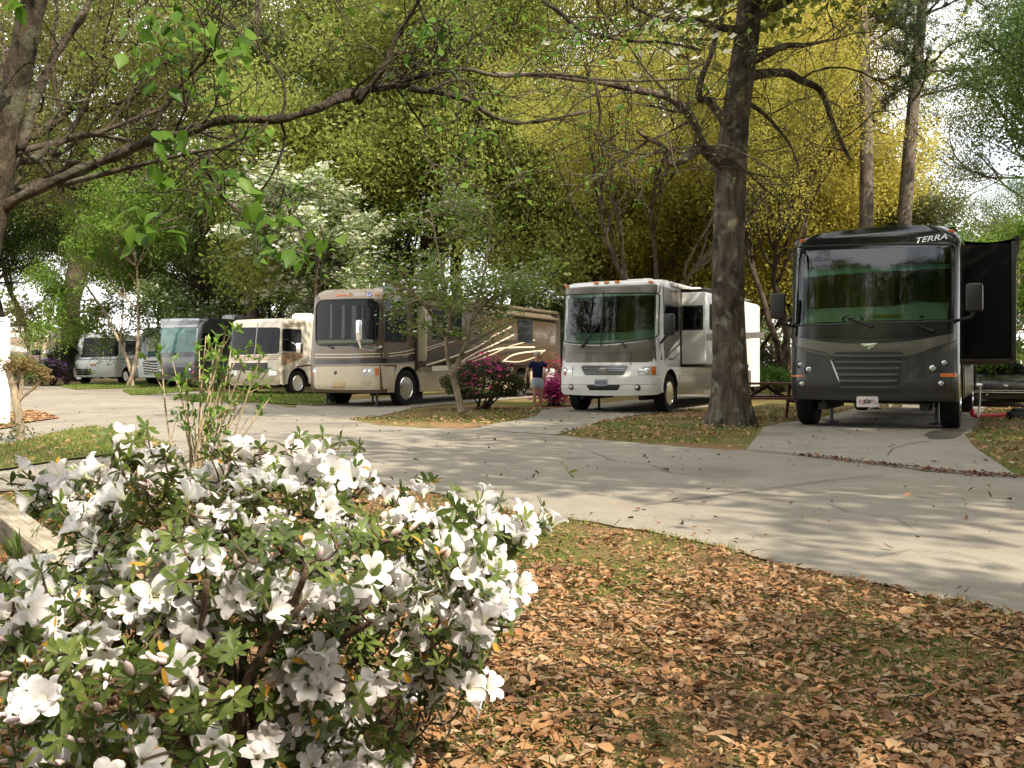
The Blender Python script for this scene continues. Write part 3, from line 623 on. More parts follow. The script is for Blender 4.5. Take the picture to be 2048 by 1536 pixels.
pl = R3.fquad('license_plate', mat('plate_grey_blue', (.28,.29,.34), .4), [(420,906),(515,906),(515,955),(420,955)], r=.012, conv=c2, eps=.065)
R3.text('plate_characters', mat('plate_navy', (.05,.055,.12), .5), 'MKP246', ((428,944),(508,918)), c2, eps=.07, parent=pl)
for p in ((205,200),(425,174),(504,168),(585,164),(842,168)): R3.fquad('marker_light', AMBER, [(p[0]-17,p[1]-9),(p[0]+17,p[1]-9),(p[0]+17,p[1]+9),(p[0]-17,p[1]+9)], r=.03, conv=c2, eps=.03)
R3.wiper((650,655),(545,525), c2); R3.wiper((320,655),(385,555), c2); R3.wiper((330,650),(440,500), c2)
R3.seat_and_wheel(zb+.3, .5); R3.dash(zb+.26, zb+.0, mat('dashboard_green_grey', (.45,.54,.38), .7))
# side: brown cab, window, swoosh, dark skirt
R3.spoly('cab_paint', brn, [(935,200),(1060,235),(1060,590),(1000,660),(945,770),(938,600)], conv=c2, eps=.006)
R3.swindow([(948,358),(1042,362),(1042,535),(948,530)], conv=c2)
R3.spoly('skirt_paint', brn, [(1040,965),(1060,870),(1320,850),(1600,836),(1600,960),(1320,1018),(1040,1020)], conv=c2, eps=.006)
R3.sline('swoosh', brn, [(1055,640),(1000,690),(960,740)], .05, conv=c2); R3.sline('swoosh', brn, [(1060,700),(1010,750),(970,748)], .03, conv=c2)
mb = MB(); z = R3.side(1340, 650)[1]; mb.box(R3.hw+.12, R3.hw+.38, .15, .30, z-.28, z+.22, None, .06); mb.tube([(R3.hw+.2,.22,z-.26),(R3.hw+.05,.3,z-.42),(R3.hw-.05,.45,z-.45)], .03, 8); mb.build('mirror', BLACKTRIM, R3.root, 40)
ys, _ = R3.side(*c2((1066,600))); o_, d_ = R3.ray(*c2((1253,520))); xo = (o_+d_*((ys-o_.y)/d_.y)).x
def sf(R, p, y): o, d = R.ray(*p); q = o+d*((y-o.y)/d.y); return q.x, q.z
z1 = sf(R3, c2((1160,243)), ys)[1]; z0 = sf(R3, c2((1160,790)), ys)[1]
sl = R3.box('slide_out', WHITEPAINT, R3.hw-.1, xo, ys, ys+4.6, z0, z1, .03)
R3.box('slide_trim', BLACKTRIM, R3.hw-.09, R3.hw+.03, ys-.03, ys+4.65, z0-.06, z1+.06, .01, sl); R3.box('slide_floor', BLACKTRIM, R3.hw, xo-.03, ys+.03, ys+4.5, z0-.07, z0+.02, .01, sl)
a = sf(R3, c2((1084,352)), ys); b = sf(R3, c2((1232,524)), ys); xa, xb = a[0], b[0]; za, zb_ = b[1], a[1]
fr = R3.box('window', BLACKTRIM, xa-.02, xb+.02, ys-.012, ys+.02, za-.02, zb_+.02, .05, sl); R3.box('pane', DARKGLASS, xa+.015, xb-.015, ys-.018, ys, za+.015, zb_-.015, .04, fr)
R3.swindow([(1288,365),(1420,368),(1420,520),(1288,520)], off=xo-R3.hw, conv=c2)
mb = MB(); mb.grid([[(R3.hw+(xo+.03-R3.hw)*i/6, ys+4.6*j, z1+.10-.03*math.sin(PI*i/6)) for i in range(7)] for j in (0,1)]); mb.tube([(R3.hw+.03,1.1,R3.H-.1),(R3.hw+.03,8.5,R3.H-.1)], .05, 8); mb.build('awning', mat('awning_cream', (.55,.52,.46), .8), R3.root)
R3.spoly('slide_paint', brn, [(1262,560),(1700,545),(1700,590),(1262,612)], off=xo-R3.hw, conv=c2, eps=.006)
R3.swindow([(1545,440),(1580,444),(1580,560),(1545,560)], conv=c2)
for sd in (-1,1):
    for y in (1.10,7.2): R3.wheel(sd, y, r=.46)
R3.under(); R3.jacks((1.7,8.0)); R3.roof_unit('air_conditioner', WHITEPAINT, 2.2, .0, .9, .75, .18); R3.roof_unit('air_conditioner', WHITEPAINT, 6.5)

# ---------------------------------------------------------------- the tan and bronze motorhome
def c3(p): return (600+p[0]*.26367, 540+p[1]*.26367)
R2 = RV('motorhome', 'tan and bronze motorhome with dark swooping stripes and a black roof dome', GRP, 626, 773, 580, 28, 11.3,
        [(.35,.06),(.55,.0),(1.3,.0),(1.6,.03),(2.3,.10),(2.8,.13),(3.05,.18),(3.2,.28)], bulge=.16, rc=.22, skirt=.38)
gold = mat('bronze_paint', (.098,.064,.037), .28, .35, .5, .6, .07, 2); beige = mat('beige_paint', (.47,.40,.28), .3, .1, .5, .5, .04, 2); dkb = mat('espresso_stripe', (.02,.014,.011), .25, 0, .5, .5); cream = mat('cream_stripe', (.66,.58,.45), .35)
R2.shell([gold], [(1.35,.48,.60),(8.2,.48,.60)], .6)
zs_ = R2.side(790,732)[1]
R2.fquad('brow_cap', mat('pale_gold_paint', (.24,.178,.105), .28, .3, .5, .6), [(160,158),(655,142),(660,222),(150,226)], r=.05, conv=c3, eps=.004)
R2.fquad('windshield', DARKGLASS, [(128,232),(628,220),(600,556),(118,568)], r=.26, conv=c3, eps=.008, sag=.03, r2=.2)
R2.seal([(128,232),(628,220),(600,556),(118,568)], .26, c3, sag=.03, r2=.2, rad=.02)
R2.fquad('dashboard_strip', mat('dash_green_dark', (.09,.11,.06), .6), [(128,534),(560,526),(560,552),(128,560)], r=.02, conv=c3, eps=.011)
cu_ = mat('windshield_streak', (.026,.03,.03), .3)  # upright pale streaks laid over the dark glass
for k, xx in enumerate((232,320,395,402,470)): R2.fquad('glass_streak', cu_, [(xx,262+k*3),(xx+(14,22,9,26,12)[k],262+k*3),(xx+(12,20,9,22,12)[k],520),(xx-4,520)], r=.01, conv=c3, eps=.0105)
for i, w in ((640,.022),(662,.02)): R2.fline('pinstripe', cream, [(112,i),(350,i),(640,i-6)], w, conv=c3, eps=.008)
R2.fline('nose_stripe', dkb, [(108,698),(350,696),(650,690)], .14, conv=c3, eps=.008); R2.fline('pinstripe', mat('grey_stripe', (.26,.23,.20), .4), [(108,722),(350,720),(650,714)], .045, conv=c3, eps=.009)
R2.fquad('lower_nose', beige, [(104,734),(652,726),(660,905),(112,900)], r=.04, conv=c3, eps=.007, sag=.02)
R2.patch('hatch_seam', mat('seam_brown', (.14,.11,.075), .6), *(lambda q: (q, [(x+.012,z) for x,z in q]))([R2.f(*c3(p)) for p in ((424,724),(422,760),(402,800),(392,900))][::1]), nz=1, eps=.012) if False else None
for q, amb in (([(474,744),(606,744),(604,802),(468,798)], [(566,746),(603,746),(602,800),(572,800)]), ([(100,756),(128,756),(128,800),(104,800)], [(100,758),(112,758),(112,798),(104,798)])):
    h = R2.fquad('headlight', LENS, q, r=.02, conv=c3, eps=.014); R2.fquad('turn_signal', AMBER, amb, r=.01, conv=c3, eps=.02, parent=h)
    for dx in (18,52) if q[0][0] > 300 else (14,): R2.disc('lamp_bowl', CHROME, (q[0][0]+dx, 771), .06, c3, .018, h)
R2.disc('badge', dkb, (270,778), .055, c3, .014)
R2.fquad('license_plate', mat('plate_gold', (.42,.30,.15), .35, .3), [(250,850),(338,850),(338,894),(250,894)], r=.012, conv=c3, eps=.02)
for p in ((470,862),(540,862)): pass
R2.fquad('fog_recess', mat('recess_tan', (.36,.30,.21), .5), [(460,842),(552,842),(540,880),(472,880)], r=.05, conv=c3, eps=.010)
for p in ((290,192),(328,190),(380,190),(585,186)): R2.fquad('marker_light', AMBER, [(p[0]-16,p[1]-6),(p[0]+16,p[1]-6),(p[0]+16,p[1]+6),(p[0]-16,p[1]+6)], r=.015, conv=c3, eps=.02)
lg = R2.fquad('roof_sticker', mat('sticker_blue', (.03,.05,.30), .5), [(510,168),(546,168),(546,200),(510,200)], r=.02, conv=c3, eps=.012); R2.text('sticker_letter', mat('white_vinyl'), 'm', ((514,174),(542,196)), c3, eps=.018, parent=lg)
R2.fquad('faded_lettering', mat('pale_lilac_strip', (.46,.40,.38), .5), [(412,174),(500,172),(500,196),(412,198)], r=.02, conv=c3, eps=.010)
R2.wiper((440,582),(330,556), c3); R2.wiper((250,590),(180,566), c3)
# chrome mirror in front of the windshield corner
x, z = R2.f(*c3((528,470))); x += .05
mb = MB(); mb.box(x-.085, x+.085, -.42, -.30, z-.26, z+.30, None, .07); mb.tube([(x,-.36,z-.25),(x+.04,-.34,z-.42),(x+.2,-.1,z-.46),(x+.33,.14,z-.40)], [.05,.05,.06,.04], 8); mb.build('mirror', CHROME, R2.root, 40)
# side
R2.swindow([(645,246),(808,246),(808,536),(645,536)], conv=c3, r=.12)
R2.sband('lower_side', beige, [(668,728),(900,712),(1880,690)], [(668,905),(900,915),(1880,880)], conv=c3, eps=.005) if False else None
SO = .28
ys, _ = R2.side(*c3((888,600))); z1 = sf(R2, c3((920,275)), ys)[1]; z0 = sf(R2, c3((920,690)), ys)[1]; xo = sf(R2, c3((955,500)), ys)[0]; SO = xo-R2.hw
ye = R2.L-1.0
sl = R2.box('slide_out', gold, R2.hw-.1, xo, ys, ye, z0, z1, .02)
R2.box('slide_end', beige, R2.hw+.01, xo+.004, ys-.02, ys+.05, z0-.005, z1+.005, .008, sl); R2.box('slide_trim', dkb, R2.hw-.05, R2.hw+.05, ys-.13, ys-.02, z0-.28, z1+.10, .01, sl)
for q in ([(1005,325),(1222,325),(1222,520),(1005,520)], [(1655,385),(1762,385),(1762,540),(1655,540)]): R2.swindow(q, off=SO, conv=c3)
mb = MB(); mb.tube([(R2.hw+.06,1.2,R2.H-.05),(R2.hw+.06,R2.L-.4,R2.H-.05)], .07, 10); mb.grid([[(R2.hw-.02+(xo+.05-R2.hw)*i/5, ys+(ye-ys)*j, R2.H-.08-(R2.H-.08-z1-.03)*i/5) for i in range(6)] for j in (0,1)]); mb.tube([(xo+.05,ys,z1+.03),(xo+.05,ye,z1+.03)], .05, 8); mb.build('awning', mat('awning_bronze', (.10,.075,.05), .6), R2.root)
for px, w in (([(955,690),(1090,640),(1280,565),(1440,475),(1580,405),(1790,362)],[.14,.16,.13,.09,.05,.03]), ([(1255,680),(1400,590),(1540,548),(1660,545),(1790,560)],[.02,.06,.09,.08,.04]), ([(1440,668),(1560,630),(1680,612),(1790,600)],[.02,.10,.06,.02]), ([(1500,690),(1620,708),(1740,705),(1850,650)],[.03,.07,.06,.03])): R2.sline('swoosh', dkb, px, w, off=SO, conv=c3, eps=.008)
for px, w in (([(955,612),(1100,560),(1280,500),(1440,420)],.022), ([(955,592),(1100,545)],.02), ([(955,722),(1150,660),(1330,590),(1470,500),(1600,430)],.05), ([(1180,720),(1330,630),(1480,560),(1620,490)],.05), ([(1100,740),(1260,690),(1420,620),(1560,590),(1780,585)],.05), ([(1290,700),(1440,645),(1600,575),(1780,530)],.03), ([(1530,700),(1600,650),(1700,625),(1860,610)],.05), ([(1540,690),(1660,695),(1780,660),(1860,605)],.03), ([(1000,748),(1150,738),(1260,720)],.14)): R2.sline('swoosh', cream, px, w, off=SO, conv=c3, eps=.011)
R2.sline('pinstripe', cream, [(672,634),(780,620),(868,600)], .022, conv=c3); R2.sline('pinstripe', cream, [(672,655),(780,642),(868,628)], .02, conv=c3); R2.sline('swoosh', dkb, [(668,690),(780,682),(868,664)], [.12,.15,.20], conv=c3); R2.sline('pinstripe', mat('grey_stripe'), [(668,714),(780,710),(868,700)], .05, conv=c3)
zlo = R2.skirt
ya = R2.side(*c3((672,800)))[0]
for y0, y1 in ((R2.yc+.02, 1.35-.62), (1.35+.62, 4.3), (4.32, 7.55), (8.84, R2.L-.1)): R2.box('lower_side_panel', beige, R2.hw-.02, R2.hw+.012, y0, y1, zlo+.01, zs_-.02, .004)
mb = MB()
for sgn in (1,):
    pts = [(R2.hw+.008, 1.35+.62*math.cos(a), .48+.62*math.sin(a)) for a in [PI*k/16 for k in range(17)]]; pts2 = [(R2.hw+.008, 1.35+.68*math.cos(a), .48+.92*math.sin(a)) for a in [PI*k/16 for k in range(17)]]; mb.grid([pts, pts2])
mb.build('wheel_arch', beige, R2.root)
mb = MB(); mb.box(R2.hw-.55, R2.hw-.05, 2.15, 2.2, .12, .55); mb.build('mud_flap', BLACKTRIM, R2.root)
for sd in (-1,1):
    for y in (1.35,8.2): R2.wheel(sd, y, r=.50)
R2.under(); R2.jacks((.5,2.6))
mb = MB(); mb.lathe([(.45,R2.H-.04),(.46,R2.H+.05),(.40,R2.H+.16),(.25,R2.H+.24),(0,R2.H+.27)], Matrix.Translation((.35,1.6,0)), 24); mb.build('satellite_dome', blk, R2.root, 50)
mb = MB(); mb.box(.2,.9,2.6,5.2,R2.H-.02,R2.H+.14,None,.04); mb.tube([(.2,2.4,R2.H+.2),(.9,2.4,R2.H+.2)],.03,6); mb.build('roof_rack', BLACKTRIM, R2.root); R2.roof_unit('air_conditioner', blk, 7.0)
# ---------------------------------------------------------------- the smaller, farther motorhomes
def c4(p): return (p[0]*.32227, 580+p[1]*.32227)
def basic_side(R, paint=None):
    R.under(); 
    for sd in (-1,1):
        for y in (1.05, R.L-2.6): R.wheel(sd, y, r=.44)
R4 = RV('motorhome', 'cream motorhome with a slatted grille, just left of the tan and bronze one', GRP, 460, 566, 636, 28, 9.5,
        [(.40,.03),(.6,0),(1.2,.0),(1.5,.06),(2.5,.2),(2.8,.24),(3.0,.36)], bulge=.12, rc=.14, skirt=.42)
crm = mat('cream_gelcoat', (.47,.42,.345), .32, 0, .5, .4, .05, 2); lb = mat('lower_tan', (.27,.23,.17), .35, .1, .5, .3)
R4.shell([crm], [(1.05,.44,.55),(6.9,.44,.55)], .55)
R4.fquad('windshield', DARKGLASS, [(1432,234),(1742,232),(1732,394),(1430,404)], r=.05, conv=c4, eps=.01)
R4.fline('windshield_divider', mat('frame_grey', (.2,.2,.2), .5), [(1588,315),(1593,315)], 1.28, conv=c4, eps=.015)
R4.fquad('lower_nose', lb, [(1430,496),(1742,494),(1746,590),(1432,592)], r=.03, conv=c4, eps=.01)
for k in range(4): R4.fline('grille_slat', BLACKTRIM, [(1436,456+k*12),(1560,458+k*12),(1660,456+k*12)], .06, conv=c4, eps=.012)
for k in range(3): R4.fline('nose_stripe', mat('nose_stripe_tan', (.30,.20,.12), .4), [(1436,412+k*11),(1580,410+k*11),(1738,406+k*12)], .03, conv=c4, eps=.012)
for q in ([(1668,498),(1720,496),(1720,530),(1668,532)], [(1438,498),(1470,498),(1470,530),(1438,530)]): R4.fquad('headlight', LENS, q, r=.02, conv=c4, eps=.016)
for k in range(4): R4.sline('nose_line', mat('roof_line_brown', (.25,.18,.12), .5), [(1752,208+k*6),(1880,204+k*6)], .015, conv=c4)
R4.swindow([(1757,248),(1866,250),(1866,378),(1757,374)], conv=c4)
R4.spoly('side_paint', mat('brown_swoosh', (.24,.15,.09), .4, 0, .5, .3, .5, 9), [(1752,388),(1880,384),(1880,420),(1752,470)], conv=c4)
R4.spoly('lower_paint', lb, [(1752,498),(1768,498),(1768,590),(1752,590)], conv=c4)
R4.sline('side_stripe', BLACKTRIM, [(1840,478),(1890,470),(1960,462)], .05, conv=c4)
mb = MB(); z = R4.side(*c4((1880,345)))[1]; mb.tube([(R4.hw,.55,z+.2),(R4.hw+.5,.2,z+.05),(R4.hw+1.0,.0,z-.1)], .045, 8); mb.box(R4.hw+.9,R4.hw+1.1,-.1,.05,z-.3,z+.05,None,.04); mb.build('mirror', CHROME, R4.root, 40)
basic_side(R4); R4.roof_unit('air_conditioner', WHITEPAINT, 2.5)
R4.box('slide_out', crm, R4.hw-.1, R4.hw+.5, 2.6, 6.0, .95, R4.H-.35, .03)

R5 = RV('motorhome', 'charcoal grey motorhome with a roof air conditioner, second from the cream one', GRP, 317, 398, 634, 28, 9.5,
        [(.40,.05),(.7,0),(1.2,.02),(1.6,.10),(2.6,.25),(2.85,.34),(3.05,.6)], bulge=.12, rc=.16, skirt=.42)
gry = mat('charcoal_paint', (.075,.075,.078), .28, .3, .5, .5, .05, 2); slv = mat('silver_grey_paint', (.30,.31,.34), .3, .3, .5, .5)
R5.shell([gry], [(1.05,.44,.55),(6.9,.44,.55)], .55)
R5.fquad('brow_cap', slv, [(996,180),(1240,176),(1226,230),(990,236)], r=.06, conv=c4, eps=.012)
R5.fquad('windshield', mat('curtained_glass', (.05,.12,.11), .07, 0, .6, 0, .45, 3), [(992,238),(1224,234),(1214,384),(988,392)], r=.05, conv=c4, eps=.014)
R5.fline('windshield_divider', BLACKTRIM, [(1072,312),(1076,312)], 1.28, conv=c4, eps=.02)
R5.fquad('cowl', blk, [(984,394),(1216,386),(1216,412),(984,416)], r=.02, conv=c4, eps=.014)
R5.fquad('nose_panel', mat('nose_grey', (.14,.14,.14), .3, .3), [(980,418),(1220,414),(1222,450),(980,470)], r=.02, conv=c4, eps=.012)
R5.fquad('grille', BLACKTRIM, [(1040,480),(1150,480),(1140,540),(1050,540)], r=.03, conv=c4, eps=.012)
for p in ((996,500),(1180,495)): R5.lamp((p[0],p[1]), .08, c4)
R5.patch('side_pillar', slv, [R5.f(*c4(p)) for p in ((1222,240),(1236,236))], [R5.f(*c4(p)) for p in ((1218,380),(1230,376))], nz=4, nx=3, eps=.012)
R5.swindow([(1256,270),(1330,272),(1330,360),(1256,358)], conv=c4); R5.swindow([(1350,285),(1420,287),(1420,330),(1350,330)], conv=c4)
basic_side(R5); R5.roof_unit('air_conditioner', mat('ac_shroud_grey', (.42,.43,.44), .4), 3.0, .2, 1.2, .8, .25)
R5.box('roof_vent', BLACKTRIM, .2, .8, 5.2, 6.0, R5.H-.02, R5.H+.2, .03)

R6 = RV('motorhome', 'white motorhome with a chevron grille, half hidden behind the charcoal grey one', GRP, 279, 348, 654, 28, 9.0,
        [(.40,.05),(.7,0),(1.3,.02),(1.6,.10),(2.6,.25),(2.9,.34),(3.1,.55)], bulge=.12, rc=.16, skirt=.42)
R6.shell([WHITEPAINT], [(1.05,.44,.55),(6.6,.44,.55)], .55)
R6.fquad('windshield', mat('curtained_glass'), [(874,272),(1090,268),(1080,410),(868,420)], r=.06, conv=c4, eps=.012)
R6.fquad('white_curtain', mat('pale_curtain', (.55,.55,.52), .9), [(905,296),(964,295),(964,380),(905,382)], r=.02, conv=c4, eps=.02)
R6.fline('windshield_divider', BLACKTRIM, [(934,345),(937,345)], 1.3, conv=c4, eps=.03)
g = R6.fquad('grille', BLACKTRIM, [(884,440),(1080,436),(1070,522),(898,524)], r=.04, conv=c4, eps=.012)
for k in range(5): R6.fline('slat', WHITEPAINT, [(886+k*2,446+k*16),(960,456+k*16),(1070,446+k*16)], .055, conv=c4, eps=.03, parent=g)
basic_side(R6)

R7 = RV('motorhome', 'old low white motorhome behind a thin dogwood, leftmost of the motorhomes', GRP, 149, 238, 668, 5, 8.6,
        [(.40,.05),(.7,-.06),(1.2,-.05),(1.35,.05),(1.6,.22),(2.4,.50),(2.7,.6),(2.85,.8)], bulge=.10, rc=.18, skirt=.40)
R7.shell([mat('aged_white_paint', (.76,.75,.71), .4, 0, .5, .2, .06, 3)], [(1.1,.42,.54),(6.2,.42,.54)], .54)
R7.fquad('windshield', DARKGLASS, [(522,298),(738,298),(734,412),(500,418)], r=.06, conv=c4, eps=.012)
R7.fline('windshield_divider', mat('frame_grey'), [(622,355),(625,355)], .98, conv=c4, eps=.02)
for k in range(3): R7.fline('grille_slat', BLACKTRIM, [(476,494+k*14),(520,495+k*14),(566,494+k*14)], .10, conv=c4, eps=.014)
R7.fline('nose_stripe', mat('blue_grey_stripe', (.25,.25,.33), .5), [(476,432),(600,430),(735,430)], .05, conv=c4, eps=.012)
for p in ((568,465),(590,465)): R7.fquad('marker_light', AMBER, [(p[0]-6,p[1]-6),(p[0]+6,p[1]-6),(p[0]+6,p[1]+6),(p[0]-6,p[1]+6)], r=.01, conv=c4, eps=.014)
for p in ((490,545),(600,545)): R7.fquad('bumper_lamp', LENS, [(p[0]-14,p[1]-8),(p[0]+14,p[1]-8),(p[0]+14,p[1]+8),(p[0]-14,p[1]+8)], r=.02, conv=c4, eps=.014)
R7.swindow([(780,322),(866,322),(866,398),(780,398)], conv=c4)
R7.sline('side_stripe', mat('blue_grey_stripe'), [(742,432),(820,428),(960,424)], .06, conv=c4); R7.sline('side_stripe', mat('blue_grey_stripe'), [(742,450),(820,446),(960,440)], .04, conv=c4)
basic_side(R7); R7.wiper((606,424),(560,412), c4)

# ---------------------------------------------------------------- trailers far left
def trailer(name, label, px0, px1, ytop, ybot, D, m, depth=2.5, rz=0.):
    x0 = (px0-CX)/F*D; x1 = (px1-CX)/F*D; g = gz(D); z1 = EYE-(ytop-HY)/F*D; z0 = max(g+.45, EYE-(ybot-HY)/F*D)
    t = thing(name, label, 'trailer', ((x0+x1)/2, D, g), rz); w = (x1-x0)/2; h = z1-g
    mb = MB(); mb.box(-w, w, 0, depth, .55, h, None, .12); mb.build('body', m, t, 40)
    for sx in (-w*.35, -w*.1):
        mb = MB(); mb.lathe([(.2,-.12),(.36,-.1),(.36,.1),(.2,.12)], Matrix.Translation((sx,.1,.36)) @ Matrix.Rotation(PI/2,4,'X'), 20); mb.build('wheel', RUBBER, t, 40)
    return t, w, h
t, w, h = trailer('travel_trailer', 'tan trailer with a white curving stripe, beyond the bare little tree', -40, 112, 661, 760, 63, mat('trailer_tan', (.40,.31,.21), .4, 0, .5, .2, .05, 1))
wt = mat('white_vinyl')
def wave(pts, wd, nm='stripe'):
    mb = MB(); mb.grid([[(x, -.012, z+wd[i]/2) for i, (x, z) in enumerate(pts)], [(x, -.012, z-wd[i]/2) for i, (x, z) in enumerate(pts)]]); mb.build(nm, WHITEPAINT, t)
wave([(-w+.2,2.2),(-w*.3,2.25),(w*.2,2.1),(w*.6,1.95),(w-.15,2.0)], [.5,.5,.3,.2,.3]); wave([(-w*.2,.8),(w*.15,1.1),(w*.5,1.35),(w-.15,1.4)], [.25,.4,.45,.5]); wave([(-w+.15,h-.3),(0,h-.3),(w-.15,h-.3)], [.3,.3,.3])
mb = MB(); mb.box(w*.35,w*.62,-.02,.03,1.75,2.15,None,.03); mb.build('window', DARKGLASS, t)
mb = MB(); mb.ellip((-w*.1,.9,h),(1.0,.8,.35),14); mb.build('roof_dome', WHITEPAINT, t, 40)
t, w, h = trailer('travel_trailer', 'white trailer with a long window, half hidden behind the dark shrub', 112, 163, 664, 760, 66, WHITEPAINT)
mb = MB(); mb.box(-w*.5,w*.8,-.02,.03,1.7,2.35,None,.03); mb.build('window', mat('pale_window', (.18,.25,.18), .1), t)
mb = MB(); mb.tube([(-w,-.3,h-.15),(w,-.3,h-.05)],.06,6); mb.build('awning', mat('awning_grey', (.4,.4,.38), .7), t)

# ---------------------------------------------------------------- the distant white roofed house between two motorhomes
hs = thing('house', 'distant grey house with a bright white roof, between the tan and white motorhomes', 'house', (gpt(1105,52).x, 52, gz(52)))
mb = MB(); mb.box(-3,3,0,4,0,2.9); mb.build('wall', mat('house_wall', (.30,.31,.33), .8), hs)
mb = MB(); mb.box(-3.4,3.4,-.5,4.4,2.85,3.0); mb.prism([(-3.3,-.4,3.0),(3.3,-.4,3.0),(0,-.4,3.9)],(0,1,0),4.7); mb.build('roof', mat('white_metal_roof', (.75,.75,.76), .5), hs)
for x in (-1.6,.1,1.5):
    mb = MB(); mb.box(x-.35,x+.35,-.03,.05,1.0,2.2); f_ = mb.build('window', DARKGLASS, hs)
for x in (-3.1,-1,1,3.1):
    mb = MB(); mb.box(x-.07,x+.07,-.4,-.26,0,2.85); mb.build('porch_post', WHITEPAINT, hs)
# ================================================================ trees
def unit(v): return v/np.maximum(np.linalg.norm(v, axis=-1, keepdims=True), 1e-9)
def leaf_quads(pos, size, rng, asp=.5, flat=0., droop=0., fold=0.):
    n = len(pos); a = unit(rng.normal(size=(n,3))*np.array([1,1,1-.8*flat])-np.array([0,0,droop])); r = rng.normal(size=(n,3)); r[:,2] += flat*4
    b = unit(np.cross(r, a)); s = np.asarray(size)[:,None]
    nn = np.cross(a, b)*fold*s
    V = np.stack([pos, pos+a*s*.45+b*s*asp*.5+nn, pos+a*s, pos+a*s*.45-b*s*asp*.5+nn], 1).reshape(-1,3)
    return V, np.arange(4*n).reshape(-1,4)
def leaf_mesh(name, centers, per, spread, size, rng, m, asp=.5, flat=0., droop=0., zs=1., fold=0.):
    """clusters of leaf faces round the twig ends; each cluster and leaf has its own tint number"""
    k = len(centers); c = np.repeat(np.asarray(centers), per, 0); N = len(c)
    pos = c+rng.normal(size=(N,3))*spread*np.array([1,1,zs])
    cl = np.repeat(rng.random(k), per); rnd = np.clip(.72*cl+.28*rng.random(N), 0, 1)
    V, Fq = leaf_quads(pos, size*(.6+.8*rng.random(N)), rng, asp, flat, droop, fold)
    return np_mesh(name, V, Fq, [m], {'rnd': np.repeat(rnd, 4)})
def nrm(v): return v/(np.linalg.norm(v)+1e-9)
def grow(rng, p, d, L, r, lvl, maxl, out, tips, up, spread, nch, wob=.14, seg=.55):
    n = max(3, int(L/seg)); pts = [p]; ds = []
    for i in range(n):
        d = nrm(d+rng.normal(0, wob, 3)+np.array([0,0,up[lvl]])); p = p+d*L/n; pts.append(p); ds.append(d)
    rad = [r*(1-.62*i/n) for i in range(n+1)]
    out.append((pts, rad, lvl))
    if lvl >= maxl-1: tips.extend(pts[n//2:])
    if lvl == maxl: return
    for k in range(nch[lvl]):
        t = rng.uniform(.3 if lvl else .42, 1.); i = min(n-1, int(t*n)); az = rng.uniform(0, 2*PI); dd = ds[i]
        o = nrm(np.cross(dd, rng.normal(size=3))); nd = nrm(dd*math.cos(spread[lvl])+o*math.sin(spread[lvl]))
        grow(rng, pts[i], nd, L*rng.uniform(.45,.72)*(1.15-.4*t), rad[i]*.62, lvl+1, maxl, out, tips, up, spread, nch, wob, seg)
def wood_mesh(name, branches, m, kmax=12, rmin=.006):
    mb = MB()
    for pts, rad, lvl in branches: mb.tube([tuple(p) for p in pts], [max(x, rmin) for x in rad], max(4, kmax-3*lvl), cap=(lvl == 0))
    me = bpy.data.meshes.new(name); me.from_pydata(mb.v, [], mb.f); me.polygons.foreach_set('use_smooth', [True]*len(me.polygons)); me.materials.append(m); me.update(); return me
BARK = barkmat('grey_brown_bark', (.055,.042,.032), (.17,.135,.10)); DBARK = barkmat('dark_bark', (.028,.021,.016), (.095,.072,.052)); PBARK = barkmat('pine_bark', (.07,.055,.044), (.185,.152,.122)); LBARK = barkmat('pale_bark', (.16,.12,.085), (.36,.29,.21), (10,10,4), .5)
LM = {
 'olive': leafmat('olive_leaves', [(.155,.185,.038),(.235,.27,.055),(.34,.36,.088)], .6),
 'spring': leafmat('spring_leaves', [(.165,.205,.045),(.265,.31,.075),(.38,.415,.115)], .6),
 'gold': leafmat('golden_leaves', [(.32,.275,.045),(.43,.375,.07),(.53,.47,.11)], .6),
 'yolive': leafmat('yellow_olive_leaves', [(.24,.225,.04),(.34,.32,.062),(.46,.42,.095)], .6),
 'deep': leafmat('deep_green_leaves', [(.03,.06,.014),(.07,.12,.025),(.13,.19,.04)], .42),
 'fresh': leafmat('fresh_green_leaves', [(.09,.17,.024),(.16,.26,.04),(.25,.34,.065)], .58),
 'brown': leafmat('brown_olive_leaves', [(.105,.118,.03),(.18,.188,.046),(.28,.265,.082)], .58),
 'grey': leafmat('grey_green_leaves', [(.05,.065,.024),(.10,.12,.042),(.18,.185,.066)], .5),
 'pine': leafmat('pine_needles', [(.018,.032,.013),(.04,.065,.022),(.085,.11,.035)], .25),
 'dogwood': leafmat('dogwood_leaves', [(.11,.18,.05),(.21,.30,.09),(.34,.41,.16)], .5),
 'bract': leafmat('white_bracts', [(.52,.55,.40),(.72,.73,.60),(.85,.85,.74)], .35)}
def spline(w, k=5):
    sm = []; n = len(w)
    for i in range(n-1):
        for j in range(k):
            u = j/k; p0, p1, p2, p3 = w[max(i-1,0)], w[i], w[i+1], w[min(i+2,n-1)]
            sm.append(.5*(2*p1+(p2-p0)*u+(2*p0-5*p1+4*p2-p3)*u*u+(3*p1-p0-3*p2+p3)*u**3))
    sm.append(w[-1]); return sm
VAR = {}
